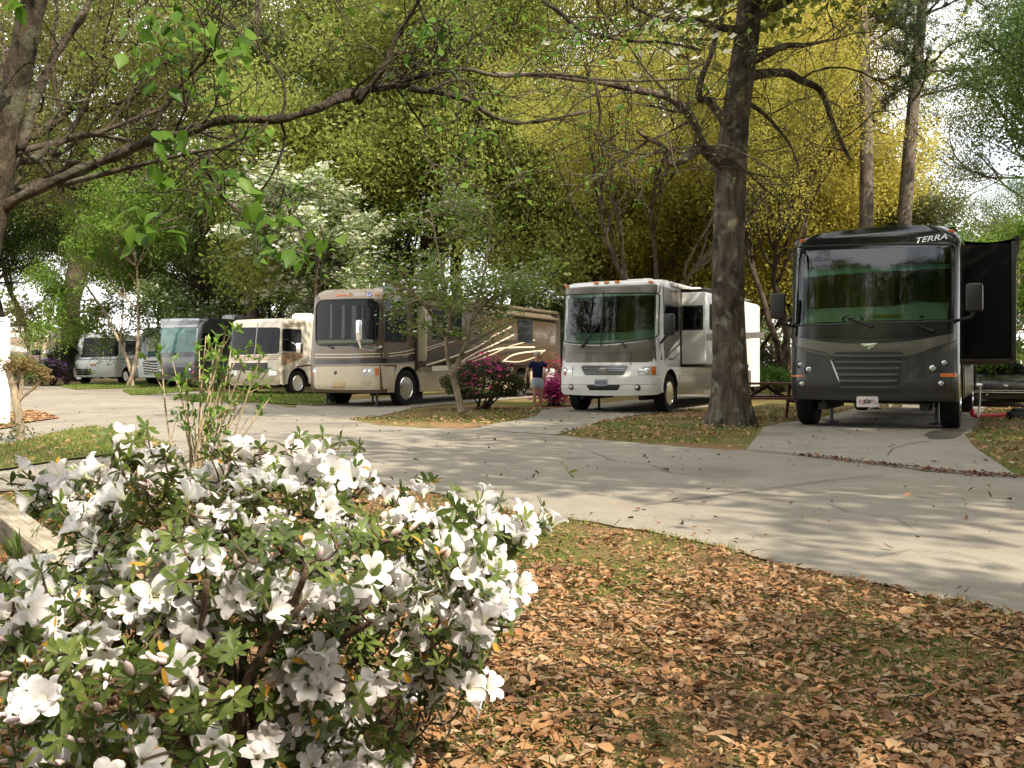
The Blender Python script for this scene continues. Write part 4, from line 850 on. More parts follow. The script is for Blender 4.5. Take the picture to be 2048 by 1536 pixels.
def variant(key, seed, H, tr, maxl, up, spread, nch, per, lspread, lsize, asp=.5, flat=0., droop=0., L0=.75, stems=1, zs=1., wob=.13, lean=.0):
    rng = np.random.default_rng(seed); out = []; tips = []
    for s_ in range(stems):
        d = nrm(np.array([rng.normal(0,.05+.16*(stems>1)), rng.normal(0,.05+.16*(stems>1)), 1.]))
        grow(rng, np.array([rng.normal(0,.15*(stems>1)), rng.normal(0,.15*(stems>1)), -.1]), d, H*L0, tr/(stems**.45), 0, maxl, out, tips, up, spread, nch, wob)
    w = wood_mesh(key+'_wood', out, BARK); l = leaf_mesh(key+'_leaves', tips, per, lspread, lsize, rng, LM['olive'], asp, flat, droop, zs)
    VAR[key] = (w, l, np.array(tips)); return len(tips)
cnt = {}
cnt['broad'] = variant('broad', 3, 20, .30, 3, (.02,.10,.08,.03), (.75,.7,.7), (11,5,4), 66, .36, .125)
cnt['multi'] = variant('multi', 8, 20, .30, 3, (.04,.16,.10,.04), (.55,.6,.7), (7,4,4), 62, .36, .125, stems=3)
cnt['spread'] = variant('spread', 21, 15, .38, 3, (.02,.03,.03,.0), (1.05,.75,.7), (12,5,4), 80, .34, .12, droop=.3)
cnt['tall'] = variant('tall', 34, 23, .27, 3, (.02,.08,.06,.02), (.85,.7,.7), (12,5,3), 74, .42, .135)
cnt['small'] = variant('small', 55, 6.6, .10, 3, (.02,.06,.01,.0), (.95,.7,.7), (10,5,3), 34, .20, .10, asp=.55, flat=.6, zs=.5, L0=.7, stems=2)
cnt['shade'] = variant('shade', 91, 16, .26, 2, (.02,.06,.04), (.95,.8,.7), (13,6), 40, .42, .34, L0=.8)  # clumpy large-leaved crown, shaped to cast broad patches of shade
cnt['under'] = variant('under', 63, 7.2, .11, 3, (.02,.12,.06,.02), (.7,.7,.7), (10,5,4), 33, .28, .10, L0=.75, stems=3)
cnt['willowy'] = variant('willowy', 71, 9, .14, 3, (.03,.05,-.02,-.06), (.9,.7,.7), (11,5,4), 44, .3, .12, asp=.35, droop=.8)
print('tips', cnt)
def pine(key, seed, H, tr, z0):
    rng = np.random.default_rng(seed); out = []; cl = []
    pts = [np.array([.012*z*math.sin(seed+z*.21), .010*z*math.cos(seed*2+z*.17), z]) for z in np.linspace(-.1, H, 26)]
    out.append((pts, list(np.linspace(tr, tr*.28, 26)), 0))
    for z in np.arange(z0, H, .42):
        i = min(24, int(z/H*25)); az = rng.uniform(0, 2*PI); L = (1.2+2.9*(1-(z-z0)/(H-z0))**.6)*rng.uniform(.55,1.1)
        b = []
        grow(rng, pts[i], nrm(np.array([math.cos(az), math.sin(az), rng.uniform(.0,.35)])), L, .055, 1, 2, out, b, (0,.05,.05), (.7,.7,.6), (0,4,0), .16, .4); cl += b
    w = wood_mesh(key+'_wood', out, PBARK)
    cl = np.array(cl); per = 46; c = np.repeat(cl, per, 0); N = len(c); d = unit(rng.normal(size=(N,3))+np.array([0,0,.5])); V, Fq = leaf_quads(c+rng.normal(size=(N,3))*.07, .26*(.6+.7*rng.random(N)), rng, .055)
    s = (.22+.14*rng.random(N))[:,None]; b = unit(np.cross(d, rng.normal(size=(N,3))))*.012; p = c+rng.normal(size=(N,3))*.06
    V = np.stack([p-b, p+d*s-b*.3, p+d*s+b*.3, p+b], 1).reshape(-1,3); rnd = np.repeat(np.clip(.6*np.repeat(rng.random(len(cl)), per)+.4*rng.random(N), 0, 1), 4)
    VAR[key] = (w, np_mesh(key+'_needles', V, np.arange(4*N).reshape(-1,4), [LM['pine']], {'rnd': rnd}), cl)
pine('pine', 4, 26, .33, 12.0)
def tree(name, label, key, px, D, sc_=1., rz=0., leaf=None, bark=None, group=None, cat='tree', z=None, sx=None, crown='crown', trunk='trunk', loc=None):
    p = gpt(px, D) if loc is None else Vector(loc)
    t = thing(name, label, cat, p, rz, group); t.scale = (sx or sc_, sx or sc_, sc_)
    w, l, tips = VAR[key]
    a = link(trunk, w, t); b = link(crown, l, t)
    if bark: a.material_slots[0].link = 'OBJECT'; a.material_slots[0].material = bark
    if leaf: b.material_slots[0].link = 'OBJECT'; b.material_slots[0].material = LM[leaf]
    return t
W1 = 'woodland trees behind the motorhomes'
T = [
 ('broadleaf_tree','tall olive brown tree with shaggy hanging foliage filling the upper left','spread',150,60,2.05,.4,'brown',DBARK),
 ('broadleaf_tree','dark green oak low behind the trailers, left of the old white motorhome','spread',-30,62,1.0,2.0,'deep',DBARK),
 ('broadleaf_tree','lofty brown olive tree rising behind the charcoal grey motorhome','tall',330,68,1.55,2.4,'brown',DBARK),
 ('broadleaf_tree','olive tree leaning in from beyond the left edge','broad',-110,40,1.25,.4,'brown',DBARK),
 ('broadleaf_tree','bright green leafy tree above the charcoal grey motorhome','broad',400,58,.62,1.1,'fresh',DBARK),
 ('broadleaf_tree','shaggy brown green tree above the cream motorhome','broad',440,50,.66,3.0,'brown',DBARK),
 ('broadleaf_tree','yellow green tree, its crown rising beside the tall pine on the left','tall',715,54,1.08,.5,'spring',BARK),
 ('broadleaf_tree','forked olive tree with dark ascending limbs above the tan and bronze motorhome','multi',820,44,1.15,1.9,'spring',DBARK),
 ('broadleaf_tree','olive tree with a full crown just left of the photo centre line','broad',960,49,1.25,4.0,'olive',DBARK),
 ('broadleaf_tree','olive yellow tree with many thin stems above the white and brown motorhome','multi',1215,44,1.12,.2,'yolive',DBARK),
 ('broadleaf_tree','pale stemmed yellow olive tree just left of the big trunk','tall',1330,50,1.15,2.6,'yolive',LBARK),
 ('broadleaf_tree','golden leaved tree glowing directly right of the big trunk','multi',1560,37,.76,1.2,'gold',DBARK),
 ('broadleaf_tree','golden olive tree mostly behind the big trunk','broad',1440,46,.92,5.1,'gold',DBARK),
 ('evergreen_tree','dark evergreen crown low behind the two right hand pines','spread',1690,52,.85,1.2,'deep',DBARK),
 ('broadleaf_tree','grey green oak with dark twisting limbs at the right edge','spread',2255,27,1.0,3.7,'deep',DBARK),
 ('broadleaf_tree','second grey green oak standing farther back at the right edge','broad',2075,46,.58,.9,'deep',DBARK),
 ('broadleaf_tree','pale green tree low between the big trunk and the black motorhome','willowy',1545,58,.78,.3,'fresh',LBARK),
 ('broadleaf_tree','drooping pale green tree glimpsed between the tan and white motorhomes','willowy',1112,46,.62,1.3,'fresh',BARK),
]
for nm, lb, key, px, D, s_, rz, lf, bk in T: tree(nm, lb, key, px, D, s_, rz, lf, bk, W1)
back = [(-120,64,'broad','deep'),(40,78,'tall','olive'),(330,82,'broad','olive'),(560,70,'tall','olive'),(760,74,'broad','olive'),(900,80,'tall','olive'),(1060,66,'broad','spring'),(1180,76,'tall','olive'),(1300,78,'broad','gold'),(1420,70,'tall','olive'),(1640,78,'broad','grey'),(2180,62,'tall','grey'),(-10,52,'tall','brown')]
tree('broadleaf_tree', 'olive tree with thin forked stems directly behind the white motorhome', 'multi', 1285, 33, .64, 2.2, 'yolive', DBARK, W1)
U1 = 'low understory trees'
for i, (px, D, sc_, lf, lb) in enumerate([(520,56,2.1,'fresh','low fresh green tree behind the white dogwood at the left'),(730,43,1.95,'spring','low olive tree behind the bronze motorhome cab'),(850,43,2.0,'olive','low olive tree behind the middle of the bronze motorhome'),(985,44,1.9,'spring','low grey green tree behind the bronze motorhome tail'),(1175,41,1.6,'yolive','low olive tree just left behind the white motorhome roof'),(1300,44,1.75,'yolive','low olive tree behind the white motorhome, beside the big trunk'),(1390,52,1.7,'gold','low golden tree seen left beside the big trunk'),(1600,45,1.7,'gold','low golden tree right of the pale green tree'),(1480,44,1.5,'gold','low olive tree behind the big trunk'),(1860,40,1.2,'grey','low grey green tree behind the black motorhome roof'),(1240,58,1.9,'yolive','taller olive understory tree far behind the white motorhome'),(630,58,1.7,'spring','yellow green understory tree far behind the cream motorhome')]): tree('understory_tree', lb, 'under', px, D, sc_, i*1.3, lf, DBARK, U1)
names = {'yolive':'yellow olive','deep':'dark green','olive':'olive','spring':'yellow green','gold':'golden','grey':'grey green','brown':'brown olive'}
spot = ['at the far left edge behind the trailers','over the tan trailer at the left','over the old white motorhome','behind the cream motorhome','behind the bronze motorhome windshield','behind the roof dome of the bronze motorhome','above the distant house','above the white and brown motorhome brow','behind the thin stems left of the big trunk','hidden behind the big trunk','behind the golden tree and the evergreen','beyond the right edge oak','behind the leaning dark trunk']
for i, (px, D, key, lf) in enumerate(back): tree('broadleaf_tree', 'distant %s tree of the back row, %s' % (names[lf], spot[i]), key, px, D, .9+.12*(i % 3), i*1.7, lf, DBARK, 'back row of distant woodland trees')
P1 = 'tall pines'
tree('pine_tree', 'tall straight pine with a bare trunk at the upper left, above the cream motorhome', 'pine', 507, 44, .98, .3, None, None, P1)
tree('pine_tree', 'pine with the nearer leaning trunk rising behind the black motorhome, left of the pair', 'pine', 1728, 33, .92, 2.0, None, None, P1)
t = tree('pine_tree', 'pine leaning right behind the black motorhome, right of the pair', 'pine', 1790, 35, .98, 0, None, None, P1); t.rotation_euler = (0, math.radians(3.4), 0)
# flowering dogwoods and small trees
def dogwood_bracts(name, tips, n, rng, size, parent, zs=.5, m=None):
    c = np.asarray(tips)[rng.integers(0, len(tips), n)]+rng.normal(size=(n,3))*.16*np.array([1,1,zs])+np.array([0,0,.06])
    k = 4; c4_ = np.repeat(c, k, 0); az = np.repeat(rng.uniform(0, 2*PI, n), k)+np.tile(np.arange(k)*PI/2, n); tl = np.repeat(rng.normal(size=(n,3))*.35, k, 0)
    up = unit(np.array([0,0,1.])+tl); a = unit(np.stack([np.cos(az), np.sin(az), 0*az+.15], 1)-0*up); a = unit(a-up*np.sum(a*up, 1, keepdims=True)+up*.12); b = np.cross(up, a); s = size*(.8+.4*np.repeat(rng.random(n), k))[:,None]
    V = np.stack([c4_, c4_+a*s*.6+b*s*.42, c4_+a*s, c4_+a*s*.6-b*s*.42], 1).reshape(-1,3)
    return link(name, np_mesh(name, V, np.arange(4*k*n).reshape(-1,4), [m or LM['bract']], {'rnd': np.repeat(np.repeat(rng.random(n), k), 4)}), parent)
D_ = 'dogwoods among the motorhomes'
tips = VAR['small'][2]
rng = np.random.default_rng(12); b0 = gpt(925, 20.6); out = []; tp = []
t = thing('dogwood_tree', 'slim forked dogwood on the grass island in front of the tan and bronze motorhome', 'tree', b0, 0, D_)
forks = [[(925,828),(917,795),(908,762),(903,745)],[(903,745),(895,715),(893,680),(900,640),(890,580),(876,500),(860,415)],[(905,748),(920,715),(934,680),(942,640),(957,590),(975,510),(985,410)],[(942,640),(965,612),(1000,590),(1050,560)],[(893,680),(870,640),(840,600),(800,570)]]
for k, q in enumerate(forks):
    w = [np.array(v) for v in spline([at(px, py, 20.6+(0,-.3,.4,.9,-.8)[k]*(i/len(q)))-b0 for i, (px, py) in enumerate(q)], 4)]; out.append((w, list(np.linspace(.085 if k == 0 else .052, .062 if k == 0 else .016, len(w))), 0))
    if k:
        for c in range(15):
            i = rng.integers(len(w)//4, len(w)); az = rng.uniform(0, 2*PI); tt = []
            grow(rng, w[i], nrm(np.array([math.cos(az), math.sin(az), .22])), rng.uniform(.7,1.55), .02, 1, 2, out, tt, (0,.0,.0), (.7,.7,.6), (0,5,0), .13, .2); tp += [x for x in tt if x[2] > 1.75]
link('trunk', wood_mesh('dogwood_wood', out, LBARK, 14, .005), t); tp = np.array(tp)
link('crown', leaf_mesh('dogwood_crown', tp, 9, .14, .075, rng, LM['fresh'], .55, .6, 0, .45), t); dogwood_bracts('blossom', tp, 1000, rng, .040, t)
tips = VAR['small'][2]
t = tree('dogwood_tree', 'dogwood covered in white blossom behind the cream motorhome', 'small', 640, 37, 1.5, .7, 'dogwood', DBARK, D_, sx=1.3); dogwood_bracts('blossom', tips, 11000, np.random.default_rng(3), .09, t)
t = tree('dogwood_tree', 'fainter white dogwood over the motorhome with the slatted grille', 'small', 520, 46, 1.5, 2.7, 'dogwood', DBARK, D_, sx=1.25); dogwood_bracts('blossom', tips, 2600, np.random.default_rng(4), .08, t)
t = tree('dogwood_tree', 'fresh green layered dogwood with a thin trunk in front of the old white motorhome', 'small', 264, 44, 1.75, 1.9, 'fresh', LBARK, D_, sx=1.25)
t = tree('dogwood_tree', 'second fresh green dogwood behind the chevron grille motorhome', 'small', 330, 56, 1.5, .4, 'fresh', DBARK, D_, sx=1.5)
# bare little tree by the tan trailer
rng = np.random.default_rng(5); out = []; tp = []
grow(rng, np.array([0,0,-.05]), np.array([.02,0,1.]), 2.2, .09, 0, 3, out, tp, (.05,.12,.1,.05), (.5,.6,.6), (6,4,3), .1, .3)
t = thing('bare_tree', 'small nearly bare tree with ascending twigs in front of the tan trailer', 'tree', gpt(60, 50)); link('trunk', wood_mesh('twig_wood', out, LBARK), t); link('crown', leaf_mesh('sparse_leaves', tp, 6, .2, .09, rng, LM['brown']), t); t.scale = (1.35,1.35,1.5)

# ---------------------------------------------------------------- the big oak trunk
def big_oak():
    base = gpt(1459, 15.4); t = thing('oak_tree', 'big oak with a thick dark furrowed trunk, between the white and black motorhomes', 'tree', base)
    path = [(1459,850),(1459,800),(1458,720),(1457,600),(1458,480),(1460,400),(1462,330),(1470,240),(1482,150),(1494,60),(1504,-40),(1512,-200),(1516,-400)]
    pts = [at(px, py, 15.4)-base for px, py in path]; wpx = [38,36,33.5,31.5,30.5,30.5,31,27.5,26,24.5,23,20,15]
    fine = []; rr = []
    for i in range(len(pts)-1):
        for j in range(6): u = j/6; fine.append(pts[i].lerp(pts[i+1], u)); rr.append((wpx[i]*(1-u)+wpx[i+1]*u)/F*15.4)
    fine.append(pts[-1]); rr.append(wpx[-1]/F*15.4)
    k = 40; vs = []; fs = []; rng = np.random.default_rng(2); ph = rng.uniform(0, 6.28, 8)
    for i, p in enumerate(fine):
        z = p.z; fl = math.exp(-max(0, z)/.28)
        for j in range(k):
            a = 2*PI*j/k; lob = .5+.5*math.cos(6*a+ph[0]+.5*math.sin(2*a))
            r = rr[i]*(1+fl*(.18+.48*lob**2)+.035*math.sin(3*a+ph[1]+z*1.1)+.025*math.sin(7*a+ph[2]-z*2.3)+.012*math.sin(17*a+3*math.sin(z*3)))
            vs.append((p.x+r*math.cos(a), p.y+r*math.sin(a), p.z-(.12 if i == 0 else 0)))
    n = len(fine); fs = [(i*k+j, i*k+(j+1)%k, (i+1)*k+(j+1)%k, (i+1)*k+j) for i in range(n-1) for j in range(k)]
    mb = MB(); mb.add(vs, fs); mb.build('trunk', barkmat('oak_bark', (.035,.028,.022), (.125,.10,.075), (9,9,1.5), 1.0, (.17,.17,.12)), t, 80, fix=False)
    limbs = [([(1446,330,15.3),(1425,318,15.1),(1402,285,14.8),(1385,240,14.5),(1362,212,14.2),(1330,192,13.9),(1270,180,13.5),(1210,166,13.1),(1150,158,12.8),(1080,150,12.4),(990,148,12)], .10, .026),
      ([(1440,318,15.2),(1418,300,15.0),(1392,300,14.8),(1370,318,14.6),(1340,327,14.5),(1333,305,14.4),(1318,288,14.3),(1296,278,14.2),(1275,262,14)], .10, .025),
      ([(1478,160,15.3),(1520,148,15.5),(1572,146,15.8),(1600,160,16),(1640,180,16.2),(1660,230,16.3),(1680,280,16.4),(1700,320,16.5)], .10, .03),
      ([(1488,130,15.3),(1530,110,15.1),(1570,92,15),(1610,90,14.9),(1660,80,14.7)], .10, .02), ([(1450,245,15.2),(1420,205,15.0),(1398,195,14.9),(1405,150,14.8),(1425,100,14.7),(1432,30,14.5)], .085, .03),
      ([(1490,60,15.3),(1440,55,15),(1390,40,14.6),(1320,38,14.2),(1260,10,13.8)], .08, .02), ([(1500,40,15.4),(1560,10,15.8),(1640,-30,16.2),(1760,-60,17)], .10, .03), ([(1486,200,15.4),(1530,230,15.7),(1580,290,16),(1600,350,16.2)], .05,.012),
      ([(1508,-120,15.4),(1420,-200,15),(1300,-260,14.2),(1150,-280,13.5)], .13, .04), ([(1510,-160,15.4),(1620,-250,16),(1780,-300,17)], .12, .04), ([(1514,-300,15.4),(1500,-420,14.5),(1450,-560,13.2)], .12, .04), ([(1514,-300,15.4),(1560,-450,16.5),(1620,-560,18)], .12, .04), ([(1506,-60,15.4),(1450,-110,17),(1380,-150,19)], .11, .04), ([(1508,-150,15.4),(1350,-200,17),(1150,-180,19),(950,-170,20.5)], .12, .03), ([(1512,-250,15.4),(1300,-310,18),(1100,-290,20),(880,-270,22)], .12, .03), ([(1506,-110,15.4),(1420,-160,18),(1300,-150,21),(1200,-140,23)], .11, .03)]  # unseen boughs above the frame, some added to dapple the motorhomes with shade
    tips = []
    for q, ra, rb in limbs:
        w = [at(*p)-base for p in q]; sm = []; n = len(w); 
        for i in range(n-1):
            for j in range(4):
                u = j/4; p0, p1, p2, p3 = w[max(i-1,0)], w[i], w[i+1], w[min(i+2,n-1)]
                sm.append(.5*(2*p1+(p2-p0)*u+(2*p0-5*p1+4*p2-p3)*u*u+(3*p1-p0-3*p2+p3)*u**3))
        sm.append(w[-1]); m = len(sm); rad = [ra+(rb-ra)*(i/(m-1))**.8 for i in range(m)]; out = [(sm, rad, 1)]
        high = q[-1][1] < -100
        for c in range(6 if not high else 18):
            i = rng.integers(m//4, m); d = np.array(rng.normal(size=3)); d[2] = abs(d[2])*.5-.25 if not high else abs(d[2])
            tt = []; grow(rng, np.array(sm[i]), nrm(d), rng.uniform(1.2,2.6)*(1.4 if high else 1), max(.010, rad[i]*.35), 1, 2, out, tt, (0,.0,-.03), (.6,.7,.7), (0,5,0), .17, .25); tips += [(x, high) for x in tt]
        mm = wood_mesh('limb', out, BARKO, 11, .006); link('limb', mm, t)
    hi = np.array([p for p, h in tips if h]); lo = np.array([p for p, h in tips if not h])
    V1, F1 = leaf_quads(np.repeat(hi, 22, 0)+rng.normal(size=(len(hi)*22,3))*.32, .14+.12*rng.random(len(hi)*22), rng, .5)
    V2, F2 = leaf_quads(np.repeat(lo, 3, 0)+rng.normal(size=(len(lo)*3,3))*.10, .045+.035*rng.random(len(lo)*3), rng, .4, 0, .4)
    V = np.concatenate([V1, V2]); rnd = np.repeat(rng.random(len(V)//4), 4)
    link('crown', np_mesh('oak_leaves', V, np.arange(len(V)).reshape(-1,4), [LM['olive']], {'rnd': rnd}), t)
BARKO = barkmat('oak_limb_bark', (.04,.032,.025), (.15,.12,.09), (8,8,5), .7, (.17,.17,.12))
big_oak()

# ---------------------------------------------------------------- the near tree at the left edge with its long limb
def broad_leaf(rng, p, ax, n, L, W):
    """one broad pointed leaf, 2 x 5 faces folded along its midrib and drooping at the tip; returns points, faces"""
    ax = nrm(ax); n = nrm(n-ax*np.dot(n, ax)); b = np.cross(n, ax); pts = []; prof = [.06,.62,1.,.82,.38,.02]
    curl = rng.uniform(.05,.3)
    for i, w in enumerate(prof):
        u = i/5; c = p+ax*L*u-n*L*curl*u*u
        for sgn in (-1,0,1): pts.append(c+b*sgn*w*W*.5+n*abs(sgn)*w*W*.14)
    fs = [(i*3+j, i*3+j+1, i*3+j+4, i*3+j+3) for i in range(5) for j in (0,1)]
    return pts, fs
def near_tree():
    rng = np.random.default_rng(77); base = Vector((-2.75, 4.7, 0)); t = thing('dogwood_tree', 'near leaning tree at the left edge with a long limb reaching across the top', 'tree', base)
    D = 4.7
    trunk = [base, at(-150,1000,D), at(-95,760,D), at(-48,560,D), at(-18,440,D), at(2,330,D), at(18,230,D), at(42,120,D), at(68,0,D), at(95,-130,D), at(130,-300,D), at(180,-520,D)]
    mb = MB(); q = [p-base for p in spline(trunk)]; n = len(q); mb.tube(q, [(.086-.038*i/n)*(1.4 if i < 2 else 1)*(1+.06*math.sin(i*1.9)) for i in range(n)], 20); mb.build('trunk', barkmat('near_bark', (.022,.018,.014), (.095,.075,.052), (16,16,7), 1.0, (.12,.12,.08)), t, 80, fix=False)
    LB = barkmat('limb_bark', (.030,.024,.019), (.115,.092,.068), (22,22,22), .8, (.15,.155,.11))
    out = []; anchors = []; owner = []; limbs = []; tipset = []
    def limb(pts, ra, rb, tw=0, tl=.35, name='limb'):
        w = spline([at(*p)-base for p in pts]); m = len(w); rad = [ra+(rb-ra)*(i/(m-1))*1.0+.004*math.sin(i*1.3)*(ra > .02) for i in range(m)]
        br = [(w, rad, 0)]; limbs.append(br); anchors.extend(w[m//4:])
        for c in range(tw):
            i = rng.integers(m//5, m); tg = np.array(w[min(i+1,m-1)]-w[max(i-1,0)]); d = nrm(nrm(tg)*.8+rng.normal(size=3)*.7+np.array([0,0,.15])); tp = []
            grow(rng, np.array(w[i]), d, rng.uniform(.5,1.5)*tl, max(.0035, rad[i]*.32), 1, 2, br, tp, (0,.03,.02), (.7,.7,.7), (0,4,0), .2, .07); anchors.extend([Vector(x) for x in tp]); tipset.extend(tp[::2])
        owner.extend([len(limbs)-1]*(len(anchors)-len(owner)))
    limb([(-30,470,4.7),(0,422,4.7),(60,385,4.65),(150,345,4.6),(230,312,4.5),(300,282,4.45),(380,262,4.4),(450,240,4.35),(560,238,4.3),(640,215,4.3),(700,192,4.3),(780,172,4.35),(840,180,4.4),(930,198,4.5),(985,232,4.6),(1040,246,4.7),(1100,238,4.8),(1180,222,4.9)], .030, .007, 20, .45)
    limb([(640,215,4.3),(690,185,4.32),(760,175,4.4),(850,150,4.5),(930,138,4.6),(1000,152,4.7),(1100,148,4.9),(1250,162,5.1),(1400,156,5.3)], .015, .006, 15, .45)
    limb([(298,282,4.45),(330,212,4.4),(370,160,4.4),(410,120,4.35),(440,60,4.3)], .012, .004, 7, .35)
    limb([(715,205,4.3),(765,140,4.25),(795,70,4.2),(838,0,4.15),(860,-60,4.1)], .014, .006, 9, .5)
    limb([(-18,430,4.8),(20,335,4.9),(60,320,5.0),(110,288,5.1),(160,270,5.2),(240,278,5.3),(300,300,5.4)], .026, .008, 7, .5)
    limb([(40,300,4.7),(75,190,4.75),(110,110,4.8),(160,40,4.85),(190,-20,4.9),(260,-140,5)], .024, .014, 6, .5)
    limb([(120,370,4.65),(200,350,4.5),(260,335,4.4),(330,318,4.3),(420,300,4.2),(500,300,4.15)], .016, .004, 10, .35)
    limb([(400,320,4.3),(430,370,4.25),(450,400,4.2),(520,450,4.15),(560,450,4.1),(620,470,4.05)], .008, .003, 6, .25)
    limb([(1085,0,5.2),(1120,25,5.2),(1160,60,5.2),(1205,72,5.25),(1260,82,5.3),(1330,85,5.4),(1400,100,5.5)], .014, .006, 14, .5)
    limb([(830,-20,4.4),(850,40,4.4),(870,60,4.4),(865,100,4.4),(830,130,4.4),(800,150,4.4)], .007, .003, 6, .3)
    limb([(560,238,4.3),(570,200,4.3),(560,150,4.3),(520,100,4.3),(470,60,4.3),(420,30,4.3)], .007, .003, 8, .4)
    limb([(860,180,4.4),(930,160,4.5),(960,240,4.6),(985,270,4.6),(1010,290,4.6)], .008, .003, 6, .35); limb([(790,170,4.35),(820,215,4.35),(850,260,4.4),(840,300,4.4),(870,330,4.4)], .006, .003, 5, .3)
    limb([(1190,160,5.0),(1200,230,5.0),(1195,280,5.0),(1220,310,5.0),(1270,360,5.0)], .008, .003, 7, .35)
    # broad fresh leaves in small drooping groups
    spots = [(262,55),(300,62),(350,58),(392,68),(430,58),(478,80),(360,15),(395,20),(345,122),(290,150),(338,160),(430,172),(330,265),(480,280),(505,268),(420,322),(462,332),(470,352),(398,398),(440,402),(510,412),(540,412),(552,432),(480,445),(500,482),(600,462),(650,482),(620,512),(280,442),(322,447),(850,42),(882,68),(455,365),(520,470),(568,440),(590,500),(545,500),(310,30),(268,95),(320,115),(375,95),(455,110),(20,8),(345,280),(318,330),(300,440)]
    V = []; Fc = []; R_ = []
    def put(p, ax, n, L, W):
        q, f = broad_leaf(rng, p, ax, n, L, W); b = len(V); V.extend(q); Fc.extend([tuple(i+b for i in g) for g in f]); R_.extend([rng.random()]*len(q))
    anch = np.array([tuple(a) for a in anchors]); stems = []
    for px, py in spots:
        D = rng.uniform(3.6,4.6); c = np.array(at(px, py, D)-base); i = np.argmin(np.linalg.norm((anch-c)*np.array([1,.4,1]), axis=1)); a = anch[i]; mid = (a+c)/2+rng.normal(size=3)*.03+np.array([0,0,.04]); limbs[owner[i]].append(([a, mid, c], [.004,.003,.002], 2))
        for k in range(rng.integers(3,6)):
            ax = np.array([rng.normal(), rng.normal()*.7, -.55+rng.normal()*.35]); put(c+rng.normal(size=3)*.03, ax, np.array([rng.normal()*.5, -.55, .8]), rng.uniform(.070,.108), rng.uniform(.045,.066))
    for br in limbs: link('limb', wood_mesh('limb', br, LB, 12, .0022), t)
    for q_ in tipset:
        if rng.random() < .55:
            for k in range(rng.integers(1,3)): put(np.array(q_)+rng.normal(size=3)*.012, np.array([rng.normal(), rng.normal()*.7, -.3+rng.normal()*.5]), np.array([rng.normal()*.5, -.4, .8]), rng.uniform(.028,.062), rng.uniform(.015,.034))
    sprig = [(1000+int(90*x), 30+int(60*y)) for x, y in rng.random((70,2))*np.array([4.6,1.2])]
    for px, py in sprig:
        c = np.array(at(px, py, rng.uniform(5,6))-base)
        for k in range(2): put(c+rng.normal(size=3)*.03, np.array([rng.normal(), rng.normal(), rng.normal()*.5]), np.array([rng.normal()*.4, -.4, .9]), rng.uniform(.04,.06), rng.uniform(.02,.03))
    link('crown', np_mesh('near_leaves', np.array(V), np.array(Fc), [leafmat('fresh_near_leaves', [(.05,.115,.012),(.095,.19,.02),(.15,.26,.035)], .58, .45)], {'rnd': R_}, True), t)
    bl = [(1362,42),(1372,38),(1216,38),(1258,52),(1330,98),(1302,92),(1366,80),(1388,76),(1410,74),(1350,78),(1322,105),(1280,100),(1255,90),(1232,100),(1398,88),(1310,70),(1030,86)]
    c = np.array([tuple(at(px, py, 5.2+.3*rng.random())-base) for px, py in bl])
    dogwood_bracts('blossom', c, 60, rng, .030, t, 1.0)
    # the unseen upper crown, above the frame
    tp = []; up = []
    for k in range(16): grow(rng, np.array(q[-rng.integers(1,14)]), nrm(np.array([rng.normal(), rng.normal(), .5])), 2.6, .03, 1, 3, up, tp, (0,.06,.03,.0), (.7,.7,.7,.6), (0,4,4,0), .15, .3)
    tp = np.array([p for p in tp if p[2] > 3.6]); link('upper_crown', leaf_mesh('upper_leaves', tp, 9, .2, .09, rng, LM['fresh'], .55), t)
near_tree()

# ---------------------------------------------------------------- unseen trees added beside and behind the camera to cast shade and darken reflections
OFF = [('shade',5.4,-3.5,.36,2.6,'olive'),('shade',1.0,-3.5,.36,1.1,'olive'),('shade',6.6,3.6,.5,.3,'olive'),('shade',12.2,8.2,.86,1.3,'olive'),('shade',15,2.0,.9,2.2,'deep'),('shade',11.5,-7,.85,4.0,'olive'),('shade',8.8,-2.6,.46,2.4,'olive'),('shade',-3.2,-4.6,.5,.9,'deep'),('shade',15.5,11.5,.95,5.1,'olive'),('shade',-4.5,-7,.9,3.1,'olive'),('spread',-8,-15,1.1,2.0,'deep'),('spread',-1,-21,1.3,4.0,'deep'),('broad',-1,-19,1.0,1.,'deep'),('broad',-14,-6,.9,1.,'olive'),('broad',-6,-13,.9,.4,'deep'),('spread',-13,-27,1.6,1.4,'deep'),('tall',-22,-18,1.2,.4,'deep'),('spread',-30,-8,1.4,2.2,'deep')]
for i, (key, x, y, s_, rz, lf) in enumerate(OFF): tree('unseen_shade_tree', 'unseen leafy tree added outside the picture to shade the road, number %d by distance' % (i+1) if False else 'unseen leafy tree added beyond the picture edge for its shade and reflection', key, 0, 1, s_, rz, lf, DBARK, 'unseen trees added for shade and reflections', loc=(x, y, 0))
